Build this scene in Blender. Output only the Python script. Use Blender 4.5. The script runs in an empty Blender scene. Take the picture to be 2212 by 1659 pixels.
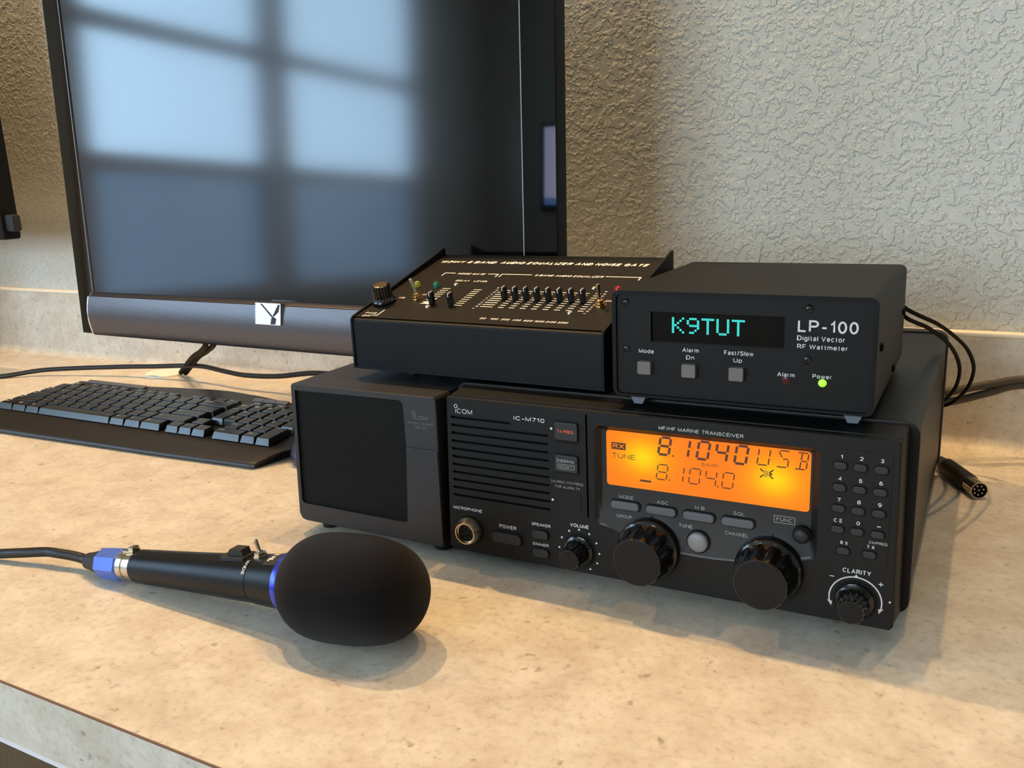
import bpy, bmesh, math, random
from mathutils import Vector, Matrix, noise
random.seed(7)
scene = bpy.context.scene
col = scene.collection
PI = math.pi
mm = 0.001

# ------------------------------------------------------------------ camera
CAM = Vector((0.3305, -0.4915, 0.2754))
YAW, PITCH, ROLL, FPX = 0.5125, -0.2402, -0.0429, 1905.9
fwd = Vector((-math.sin(YAW) * math.cos(PITCH), math.cos(YAW) * math.cos(PITCH), math.sin(PITCH)))
rgt = fwd.cross(Vector((0, 0, 1))).normalized()
upv = rgt.cross(fwd)
r2 = rgt * math.cos(ROLL) + upv * math.sin(ROLL)
u2 = upv * math.cos(ROLL) - rgt * math.sin(ROLL)
cam_data = bpy.data.cameras.new('camera')
cam = bpy.data.objects.new('camera', cam_data)
col.objects.link(cam)
cam.matrix_world = Matrix(((r2.x, u2.x, -fwd.x, CAM.x), (r2.y, u2.y, -fwd.y, CAM.y), (r2.z, u2.z, -fwd.z, CAM.z), (0, 0, 0, 1)))
cam_data.sensor_fit = 'HORIZONTAL'
cam_data.sensor_width = 36.0
cam_data.lens = FPX / 2212 * 36.0
cam_data.clip_start = 0.01
scene.camera = cam

# ------------------------------------------------------------------ world, exposure, light levels
world = bpy.data.worlds.new('world')
scene.world = world
world.use_nodes = True
world.node_tree.nodes['Background'].inputs[0].default_value = (0.6, 0.75, 1.0, 1)
world.node_tree.nodes['Background'].inputs[1].default_value = 0.3
scene.view_settings.view_transform = 'Standard'
scene.view_settings.look = 'None'
scene.view_settings.gamma = 1
scene.view_settings.use_curve_mapping = False
scene.view_settings.exposure = 0.0
scene.cycles.max_bounces = 8
scene.cycles.diffuse_bounces = 4
scene.cycles.glossy_bounces = 4
scene.cycles.use_denoising = True

WINDOW_SKY = (4.5, 7.0, 9.6)      # upper panes of the side window
WINDOW_LOW = (0.7, 1.35, 2.2)        # lowest panes: garden
DOOR_SKY = (10.6, 12.6, 13.9)          # window behind the photographer
WARM = (1.0, 0.62, 0.27)
# x, y of the recessed ceiling lamps and their power in watts
CEILING = 1.66
LAMPS = [(-0.62, 0.345, 62), (0.04, 0.335, 30), (0.36, 0.350, 20), (-1.2, 0.05, 27)]

# ------------------------------------------------------------------ materials
def lin(c):
    return tuple(((v / 255) / 12.92 if v / 255 <= 0.04045 else ((v / 255 + 0.055) / 1.055) ** 2.4) for v in c)

def mat(name, rgb, rough=0.5, metal=0.0, spec=0.5, emit=None, estr=0.0, coat=0.0, bump=None, ior=1.5, trans=0.0, sheen=0.0):
    m = bpy.data.materials.new(name)
    m.use_nodes = True
    nt = m.node_tree
    b = nt.nodes['Principled BSDF']
    b.inputs['Base Color'].default_value = (*lin(rgb), 1)
    b.inputs['Roughness'].default_value = rough
    b.inputs['Metallic'].default_value = metal
    b.inputs['Specular IOR Level'].default_value = spec
    b.inputs['IOR'].default_value = ior
    b.inputs['Coat Weight'].default_value = coat
    b.inputs['Transmission Weight'].default_value = trans
    b.inputs['Sheen Weight'].default_value = sheen
    if emit:
        b.inputs['Emission Color'].default_value = (*emit, 1)
        b.inputs['Emission Strength'].default_value = estr
    if bump:
        sc, st, dist = bump
        tc = nt.nodes.new('ShaderNodeTexCoord')
        nz = nt.nodes.new('ShaderNodeTexNoise')
        nz.inputs['Scale'].default_value = sc
        nz.inputs['Detail'].default_value = 3
        bp = nt.nodes.new('ShaderNodeBump')
        bp.inputs['Strength'].default_value = st
        bp.inputs['Distance'].default_value = dist
        nt.links.new(tc.outputs['Object'], nz.inputs['Vector'])
        nt.links.new(nz.outputs['Fac'], bp.inputs['Height'])
        nt.links.new(bp.outputs['Normal'], b.inputs['Normal'])
    return m

class N:
    """short node builder"""
    def __init__(s, m):
        s.nt = m.node_tree
    def __call__(s, typ, ins=None, **props):
        n = s.nt.nodes.new(typ)
        for k, v in props.items():
            setattr(n, k, v)
        for k, v in (ins or {}).items():
            if hasattr(v, 'is_linked') or isinstance(v, bpy.types.NodeSocket):
                s.nt.links.new(v, n.inputs[k])
            else:
                n.inputs[k].default_value = v
        return n
    def ramp(s, fac, stops):
        r = s.nt.nodes.new('ShaderNodeValToRGB')
        e = r.color_ramp.elements
        while len(e) < len(stops):
            e.new(0.5)
        for i, (p, c) in enumerate(stops):
            e[i].position = p
            e[i].color = c if len(c) == 4 else (*c, 1)
        s.nt.links.new(fac, r.inputs[0])
        return r.outputs[0]
    def mix(s, fac, a, b, mode='MIX'):
        n = s.nt.nodes.new('ShaderNodeMix')
        n.data_type = 'RGBA'
        n.blend_type = mode
        for i, v in ((0, fac), (6, a), (7, b)):
            if isinstance(v, bpy.types.NodeSocket):
                s.nt.links.new(v, n.inputs[i])
            else:
                n.inputs[i].default_value = v if i == 0 else ((*v, 1) if len(v) == 3 else v)
        return n.outputs[2]
    def math(s, op, a, b=0.0, c=0.0):
        n = s.nt.nodes.new('ShaderNodeMath')
        n.operation = op
        for i, v in enumerate((a, b, c)):
            if isinstance(v, bpy.types.NodeSocket):
                s.nt.links.new(v, n.inputs[i])
            else:
                n.inputs[i].default_value = v
        return n.outputs[0]

def laminate_material():
    m = mat('speckled_laminate', (180, 172, 158), 0.42, spec=0.35)
    n = N(m)
    b = n.nt.nodes['Principled BSDF']
    tc = n('ShaderNodeTexCoord').outputs['Object']
    big = n('ShaderNodeTexNoise', {'Vector': tc, 'Scale': 9.0, 'Detail': 6.0, 'Roughness': 0.6, 'Distortion': 0.6}).outputs['Fac']
    mid = n('ShaderNodeTexNoise', {'Vector': tc, 'Scale': 34.0, 'Detail': 7.0, 'Roughness': 0.66, 'Distortion': 0.15}).outputs['Fac']
    fine = n('ShaderNodeTexNoise', {'Vector': tc, 'Scale': 190.0, 'Detail': 4.0, 'Roughness': 0.6, 'Distortion': 0.1}).outputs['Fac']
    fl = n('ShaderNodeTexNoise', {'Vector': tc, 'Scale': 105.0, 'Detail': 3.0, 'Roughness': 0.5, 'Distortion': 0.3}).outputs['Fac']
    c1 = n.ramp(big, [(0.34, lin((196, 186, 174))), (0.5, lin((206, 199, 184))), (0.66, lin((212, 206, 192)))])
    c2 = n.ramp(mid, [(0.32, lin((184, 168, 150))), (0.45, lin((200, 188, 170))), (0.56, lin((212, 204, 188))), (0.7, lin((226, 216, 204)))])
    c = n.mix(0.55, c1, c2)
    patch = n.ramp(fine, [(0.30, (0.62, 0.58, 0.54)), (0.40, (0.90, 0.88, 0.86)), (0.5, (1, 1, 1)), (0.66, (1.06, 1.06, 1.06))])
    c = n.mix(0.6, c, patch, 'MULTIPLY')
    # dark flecks gather in patches
    cl = n('ShaderNodeTexNoise', {'Vector': tc, 'Scale': 14.0, 'Detail': 3.0}).outputs['Fac']
    gate = n.ramp(cl, [(0.44, (0, 0, 0)), (0.56, (1, 1, 1))])
    fk = n.ramp(fl, [(0.29, (1, 1, 1)), (0.35, (0, 0, 0))])
    fm = n.math('MULTIPLY', n.math('MULTIPLY', gate, fk), 0.52)
    c = n.mix(fm, c, lin((112, 98, 82)))
    n.nt.links.new(c, b.inputs['Base Color'])
    return m

def wall_material():
    m = mat('knockdown_plaster', (199, 202, 196), 0.75, spec=0.25)
    n = N(m)
    b = n.nt.nodes['Principled BSDF']
    tc = n('ShaderNodeTexCoord').outputs['Object']
    a = n('ShaderNodeTexNoise', {'Vector': tc, 'Scale': 78.0, 'Detail': 3.0, 'Roughness': 0.55, 'Distortion': 0.1}).outputs['Fac']
    s = n('ShaderNodeTexNoise', {'Vector': tc, 'Scale': 190.0, 'Detail': 2.0, 'Roughness': 0.5, 'Distortion': 0.15}).outputs['Fac']
    pa = n.ramp(a, [(0.51, (0, 0, 0)), (0.60, (1, 1, 1))])
    ps = n.ramp(s, [(0.50, (0, 0, 0)), (0.68, (0.9, 0.9, 0.9))])
    g = n('ShaderNodeTexNoise', {'Vector': tc, 'Scale': 420.0, 'Detail': 2.0}).outputs['Fac']
    h = n.math('ADD', n.math('MAXIMUM', pa, ps), n.math('MULTIPLY', g, 0.12))
    bp = n('ShaderNodeBump', {'Height': h, 'Strength': 1.0, 'Distance': 0.0014})
    n.nt.links.new(bp.outputs['Normal'], b.inputs['Normal'])
    return m

def mesh_material(name, base, hole, pitch, radius, metal, rough, axis=('x', 'z'), stagger=True, spec=0.5):
    """fine perforated grille: round dark holes on a staggered grid in object space"""
    m = mat(name, base, rough, metal)
    n = N(m)
    b = n.nt.nodes['Principled BSDF']
    tc = n('ShaderNodeTexCoord').outputs['Object']
    sp = n('ShaderNodeSeparateXYZ', {0: tc})
    ix = {'x': 0, 'y': 1, 'z': 2}
    u = n.math('DIVIDE', sp.outputs[ix[axis[0]]], pitch)
    v = n.math('DIVIDE', sp.outputs[ix[axis[1]]], pitch * 0.866)
    row = n.math('FLOOR', v)
    odd = n.math('MULTIPLY', n.math('MODULO', n.math('ABSOLUTE', row), 2.0), 0.5 if stagger else 0.0)
    fu = n.math('SUBTRACT', n.math('FRACT', n.math('ADD', u, odd)), 0.5)
    fv = n.math('MULTIPLY', n.math('SUBTRACT', n.math('FRACT', v), 0.5), 0.866)
    d = n.math('SQRT', n.math('ADD', n.math('MULTIPLY', fu, fu), n.math('MULTIPLY', fv, fv)))
    k = n.ramp(d, [(radius - 0.05, (1, 1, 1)), (radius + 0.05, (0, 0, 0))])
    c = n.mix(k, lin(base), lin(hole))
    n.nt.links.new(c, b.inputs['Base Color'])
    n.nt.links.new(n.math('MULTIPLY', n.math('SUBTRACT', 1.0, k), metal), b.inputs['Metallic'])
    n.nt.links.new(n.math('ADD', n.math('MULTIPLY', k, 0.5), rough), b.inputs['Roughness'])
    n.nt.links.new(n.math('MULTIPLY', n.math('SUBTRACT', 1.0, n.math('MULTIPLY', k, 0.9)), spec), b.inputs['Specular IOR Level'])
    return m

M = {}
M['laminate'] = laminate_material()
M['wall'] = wall_material()
M['plain_wall'] = mat('painted_wall', (172, 168, 156), 0.8)
M['ceiling'] = mat('white_ceiling', (200, 195, 185), 0.85)
M['floor'] = mat('brown_carpet', (142, 116, 86), 0.95, bump=(300, 0.6, 0.004))
M['white_trim'] = mat('white_paint', (226, 222, 226), 0.4)
M['caulk'] = mat('white_caulk', (236, 226, 205), 0.5)
M['seam'] = mat('dark_laminate_core', (112, 78, 58), 0.6)
M['case'] = mat('black_case_paint', (9, 8, 7), 0.45, spec=0.22, bump=(900, 0.25, 0.0004))
M['bezel'] = mat('charcoal_plastic', (12, 12, 12), 0.5, spec=0.25, bump=(1400, 0.18, 0.0003))
M['bezel_light'] = mat('grey_charcoal_plastic', (36, 36, 38), 0.45, spec=0.45, bump=(1400, 0.18, 0.0003))
M['recess'] = mat('display_recess_plastic', (17, 17, 18), 0.38, spec=0.4, bump=(1400, 0.15, 0.0003))
M['dark'] = mat('dark_recess', (9, 9, 10), 0.7, spec=0.2)
M['gloss_black'] = mat('gloss_black_plastic', (12, 11, 11), 0.16, coat=0.3)
M['knob_face'] = mat('satin_black_knob_face', (13, 11, 10), 0.6, spec=0.25)
M['key_dark'] = mat('dark_rubber_button', (32, 32, 33), 0.55, spec=0.4)
M['key_grey'] = mat('grey_rubber_button', (84, 84, 88), 0.5, spec=0.35)
M['tune_grey'] = mat('pale_grey_button', (122, 120, 120), 0.45)
M['print_white'] = mat('white_print', (205, 205, 203), 0.6)
M['print_grey'] = mat('grey_print', (150, 150, 148), 0.6)
M['print_dim'] = mat('dim_grey_print', (104, 104, 105), 0.6)
M['print_cream'] = mat('cream_print', (244, 236, 220), 0.6)
M['print_red'] = mat('red_print', (226, 92, 62), 0.6)
M['nickel'] = mat('nickel', (205, 192, 168), 0.22, metal=1.0)
M['brass'] = mat('brass', (206, 168, 112), 0.25, metal=1.0)
M['chrome'] = mat('chrome', (240, 240, 238), 0.14, metal=1.0)
M['steel_black'] = mat('black_steel_screw', (70, 72, 76), 0.28, metal=1.0)
M['box_black'] = mat('black_powder_coat', (10, 10, 10), 0.55, spec=0.16, bump=(1500, 0.3, 0.0003))
M['panel_black'] = mat('black_silk_panel', (9, 9, 9), 0.55, spec=0.2, bump=(1500, 0.2, 0.0003))
M['eq_front'] = mat('black_anodised_front', (6, 7, 9), 0.45, spec=0.22, bump=(1800, 0.2, 0.0003))
M['eq_top'] = mat('black_anodised_top', (9, 8, 7), 0.55, spec=0.18, bump=(1800, 0.2, 0.0003))
M['button_grey'] = mat('light_grey_button', (104, 98, 95), 0.5, spec=0.3)
M['foot'] = mat('grey_rubber_foot', (92, 98, 108), 0.5)
M['rubber'] = mat('black_rubber', (20, 20, 20), 0.6)
M['cable'] = mat('black_cable_jacket', (15, 14, 13), 0.42, spec=0.4)
M['cable_black'] = mat('matt_black_cable', (3, 3, 3), 0.6, spec=0.1)
M['slider_black'] = mat('matt_black_slider', (9, 9, 9), 0.55, spec=0.25)
M['grey_cable'] = mat('grey_cable_jacket', (74, 66, 57), 0.5, spec=0.3)
M['foam'] = mat('black_foam', (17, 14, 15), 0.95, spec=0.05, sheen=0.1, bump=(2600, 0.8, 0.0006))
M['mic_body'] = mat('black_satin_metal', (13, 13, 15), 0.33, spec=0.24, bump=(2500, 0.15, 0.0002))
M['blue_nut'] = mat('blue_anodised', (82, 112, 196), 0.35, metal=0.35)
M['blue_ring'] = mat('blue_metal_ring', (70, 84, 205), 0.25, metal=0.8)
M['screen'] = mat('matte_lcd_glass', (4, 4, 5), 0.095, spec=0.8, ior=1.5)
M['gloss_bezel'] = mat('piano_black_bezel', (6, 6, 6), 0.03, spec=0.6)
M['bezel_edge'] = mat('clear_bezel_edge', (150, 150, 150), 0.2)
M['soundbar'] = mesh_material('perforated_steel_grille', (120, 115, 117), (18, 17, 17), 0.0016, 0.31, 0.9, 0.33)
M['speaker_mesh'] = mesh_material('black_speaker_mesh', (21, 21, 21), (3, 3, 3), 0.00165, 0.30, 0.0, 0.5, spec=0.2)
M['kb_body'] = mat('black_keyboard_plastic', (24, 21, 20), 0.42, bump=(1200, 0.25, 0.0003))
M['kb_key'] = mat('black_keycap', (15, 15, 15), 0.3, spec=0.7, bump=(1500, 0.2, 0.0002))
M['kb_media'] = mat('grey_media_strip', (84, 88, 98), 0.4)
M['mouse'] = mat('black_mouse_shell', (40, 46, 66), 0.35)
M['grommet'] = mat('ivory_plastic', (240, 232, 214), 0.4)
M['led_red_off'] = mat('red_lens', (170, 20, 26), 0.15)
M['led_dark_red'] = mat('dark_red_lens', (70, 14, 14), 0.2)
M['led_yellow_off'] = mat('yellow_lens', (152, 150, 36), 0.15)
M['led_green_off'] = mat('green_lens', (30, 110, 84), 0.15)
M['led_green'] = mat('lit_green_lens', (120, 220, 60), 0.3, emit=(0.36, 1.0, 0.05), estr=1.15)
M['led_green_rim'] = mat('green_lens_rim', (20, 60, 14), 0.3)
M['vfd'] = mat('cyan_display_dot', (10, 40, 40), 0.5, emit=(0.03, 0.86, 0.76), estr=1.0)
M['lcd_ink'] = mat('dark_lcd_segment', (92, 34, 8), 0.6)
M['lamp_glow'] = mat('warm_lamp_glass', (255, 240, 220), 0.5, emit=(1.0, 0.72, 0.42), estr=6)

def lcd_material():
    m = mat('amber_backlit_lcd', (16, 8, 2), 0.35, spec=0.12)
    n = N(m)
    b = n.nt.nodes['Principled BSDF']
    tc = n('ShaderNodeTexCoord').outputs['Object']
    total = None
    for cx, cz in ((0.0245, 0.0212), (0.1053, 0.0172)):      # the two bulbs behind the panel
        v = n('ShaderNodeVectorMath', {0: tc, 1: (cx, 0, cz)}, operation='SUBTRACT').outputs[0]
        v = n('ShaderNodeVectorMath', {0: v, 1: (1.0, 0.0, 1.25)}, operation='MULTIPLY').outputs[0]
        d = n('ShaderNodeVectorMath', {0: v}, operation='LENGTH').outputs['Value']
        g = n.math('POWER', 2.718, n.math('MULTIPLY', n.math('POWER', n.math('DIVIDE', d, 0.0135), 1.6), -1.0))
        total = g if total is None else n.math('ADD', total, g)
    c = n.ramp(total, [(0.0, (0.98, 0.215, 0.012)), (0.3, (1.0, 0.33, 0.008)), (0.75, (1.0, 0.58, 0.006)), (1.0, (1.0, 0.70, 0.01))])
    n.nt.links.new(c, b.inputs['Emission Color'])
    b.inputs['Emission Strength'].default_value = 1.0
    return m
M['lcd'] = lcd_material()

def pane_material(name, rgb, streak=0.0):
    m = bpy.data.materials.new(name)
    m.use_nodes = True
    n = N(m)
    b = n.nt.nodes['Principled BSDF']
    b.inputs['Base Color'].default_value = (0.5, 0.5, 0.5, 1)
    b.inputs['Roughness'].default_value = 0.3
    s = max(rgb)
    c = tuple(v / s for v in rgb)
    b.inputs['Emission Color'].default_value = (*c, 1)
    b.inputs['Emission Strength'].default_value = s
    return m
M['pane_sky'] = pane_material('window_daylight', WINDOW_SKY)
M['pane_low'] = pane_material('window_garden_daylight', WINDOW_LOW)
M['tv_page'] = pane_material('lit_white_page', (2.4, 2.4, 3.7))
M['tv_bar'] = pane_material('lit_blue_bar', (0.15, 0.7, 2.2))
M['pane_door'] = pane_material('rear_window_daylight', DOOR_SKY)

# ------------------------------------------------------------------ mesh helpers
class MB:
    def __init__(s):
        s.bm = bmesh.new()
    def add(s, b, mtx=None):
        if mtx is not None:
            bmesh.ops.transform(b, matrix=mtx, verts=b.verts)
            if mtx.determinant() < 0:
                bmesh.ops.reverse_faces(b, faces=b.faces[:])
        me = bpy.data.meshes.new('tmp')
        b.to_mesh(me)
        b.free()
        s.bm.from_mesh(me)
        bpy.data.meshes.remove(me)
        return s
    def box(s, x0, x1, y0, y1, z0, z1, bev=0.0, seg=2, mtx=None):
        b = bmesh.new()
        bmesh.ops.create_cube(b, size=1.0)
        for v in b.verts:
            v.co = Vector((x0 + (v.co.x + .5) * (x1 - x0), y0 + (v.co.y + .5) * (y1 - y0), z0 + (v.co.z + .5) * (z1 - z0)))
        if bev > 0:
            bmesh.ops.bevel(b, geom=b.edges[:], offset=bev, segments=seg, profile=0.5, affect='EDGES')
        return s.add(b, mtx)
    def prism(s, pts, ya, yb, bev=0.0, seg=2, mtx=None, scale_back=1.0):
        """polygon given in x,z extruded from y=ya (front) to y=yb"""
        b = bmesh.new()
        fr = [b.verts.new((x, ya, z)) for x, z in pts]
        n = len(pts)
        bk = [b.verts.new((x, yb, z)) for x, z in pts]
        f0 = b.faces.new(fr)
        b.faces.new(bk[::-1])
        for i in range(n):
            j = (i + 1) % n
            b.faces.new((fr[j], fr[i], bk[i], bk[j]))
        bmesh.ops.recalc_face_normals(b, faces=b.faces[:])
        if bev > 0:
            bmesh.ops.bevel(b, geom=list(f0.edges), offset=bev, segments=seg, profile=0.5, affect='EDGES')
        return s.add(b, mtx)
    def lathe(s, prof, origin, axis, n=40, flutes=0, depth=0.0, cap=True, side=None):
        """profile [(t along axis, radius)]; flutes scallop the radius"""
        a = Vector(axis).normalized()
        e1 = (Vector(side) if side else (Vector((0, 0, 1)) if abs(a.z) < 0.9 else Vector((1, 0, 0))))
        e1 = (e1 - a * e1.dot(a)).normalized()
        e2 = a.cross(e1)
        o = Vector(origin)
        b = bmesh.new()
        rings = []
        for p in prof:
            t, r = p[0], p[1]
            fl = p[2] if len(p) > 2 else 0.0
            if r <= 1e-7:
                rings.append([b.verts.new(o + a * t)])
                continue
            ring = []
            for i in range(n):
                ang = 2 * PI * i / n
                rr = r
                if flutes and fl:
                    rr = r - depth * fl * (0.5 + 0.5 * math.cos(flutes * ang)) ** 1.5
                ring.append(b.verts.new(o + a * t + (e1 * math.cos(ang) + e2 * math.sin(ang)) * rr))
            rings.append(ring)
        for A, B in zip(rings, rings[1:]):
            for i in range(n):
                j = (i + 1) % n
                if len(A) == 1 and len(B) > 1:
                    b.faces.new((A[0], B[j], B[i]))
                elif len(B) == 1 and len(A) > 1:
                    b.faces.new((A[i], A[j], B[0]))
                elif len(A) > 1:
                    b.faces.new((A[i], A[j], B[j], B[i]))
        if cap:
            if len(rings[0]) > 1:
                b.faces.new(rings[0][::-1])
            if len(rings[-1]) > 1:
                b.faces.new(rings[-1])
        bmesh.ops.recalc_face_normals(b, faces=b.faces[:])
        return s.add(b)
    def tube(s, pts, r, n=10, sub=8):
        P = [Vector(p) for p in pts]
        path = []
        if len(P) > 2 and sub > 1:
            for i in range(len(P) - 1):
                p0 = P[i - 1] if i > 0 else P[i] * 2 - P[i + 1]
                p1, p2 = P[i], P[i + 1]
                p3 = P[i + 2] if i + 2 < len(P) else P[i + 1] * 2 - P[i]
                for k in range(sub):
                    t = k / sub
                    path.append(0.5 * ((2 * p1) + (p2 - p0) * t + (2 * p0 - 5 * p1 + 4 * p2 - p3) * t * t + (3 * p1 - p0 - 3 * p2 + p3) * t ** 3))
            path.append(P[-1])
        else:
            path = P
        b = bmesh.new()
        rings = []
        nrm = None
        for i, p in enumerate(path):
            d = (path[min(i + 1, len(path) - 1)] - path[max(i - 1, 0)]).normalized()
            if nrm is None:
                nrm = d.orthogonal().normalized()
            nrm = (nrm - d * nrm.dot(d)).normalized()
            bn = d.cross(nrm)
            rad = r(i / (len(path) - 1)) if callable(r) else r
            rings.append([b.verts.new(p + (nrm * math.cos(2 * PI * k / n) + bn * math.sin(2 * PI * k / n)) * rad) for k in range(n)])
        for A, B in zip(rings, rings[1:]):
            for k in range(n):
                j = (k + 1) % n
                b.faces.new((A[k], A[j], B[j], B[k]))
        b.faces.new(rings[0][::-1])
        b.faces.new(rings[-1])
        bmesh.ops.recalc_face_normals(b, faces=b.faces[:])
        return s.add(b)
    def poly(s, pts):
        f = s.bm.faces.new([s.bm.verts.new(Vector(p)) for p in pts])
        return f
    def build(s, name, material, parent=None, smooth=35, kind=None, label=None):
        me = bpy.data.meshes.new(name)
        s.bm.to_mesh(me)
        s.bm.free()
        me.materials.append(material)
        if smooth:
            me.polygons.foreach_set('use_smooth', [True] * len(me.polygons))
            me.set_sharp_from_angle(angle=math.radians(smooth))
        return link(name, me, parent, kind, label)

def link(name, me, parent=None, kind=None, label=None):
    o = bpy.data.objects.new(name, me)
    col.objects.link(o)
    if parent:
        o.parent = parent
    if kind:
        o['kind'] = kind
    if label:
        o['label'] = label
    if len(me.polygons) < 6000 and any(p.use_smooth for p in me.polygons):
        w = o.modifiers.new('weighted_normals', 'WEIGHTED_NORMAL')
        w.keep_sharp = True
    return o

def thing(name, label, cat, loc=(0, 0, 0), rotz=0.0, group=None):
    o = bpy.data.objects.new(name, None)
    col.objects.link(o)
    o.location = loc
    o.rotation_euler = (0, 0, rotz)
    o['label'] = label
    o['category'] = cat
    if group:
        o['group'] = group
    return o

def rrect(x0, x1, z0, z1, r, n=5):
    pts = []
    for cx, cz, a0 in ((x1 - r, z1 - r, 0), (x0 + r, z1 - r, 90), (x0 + r, z0 + r, 180), (x1 - r, z0 + r, 270)):
        for k in range(n + 1):
            a = math.radians(a0 + 90 * k / n)
            pts.append((cx + r * math.cos(a), cz + r * math.sin(a)))
    return pts

def plate(outer, holes, y, depth, mtx=None):
    """flat front plate in the x,z plane with holes whose rims run back by depth"""
    b = bmesh.new()
    edges = []
    def loop(pts):
        vs = [b.verts.new((x, y, z)) for x, z in pts]
        es = [b.edges.new((vs[i], vs[(i + 1) % len(vs)])) for i in range(len(vs))]
        edges.extend(es)
        return vs
    loop(outer)
    hl = [loop(h) for h in holes]
    bmesh.ops.triangle_fill(b, use_beauty=True, edges=edges, normal=(0, -1, 0))
    for vs, h in zip(hl, holes):
        bk = [b.verts.new((v.co.x, y + depth, v.co.z)) for v in vs]
        for i in range(len(vs)):
            j = (i + 1) % len(vs)
            b.faces.new((vs[i], vs[j], bk[j], bk[i]))
    bmesh.ops.recalc_face_normals(b, faces=b.faces[:])
    return b

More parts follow.
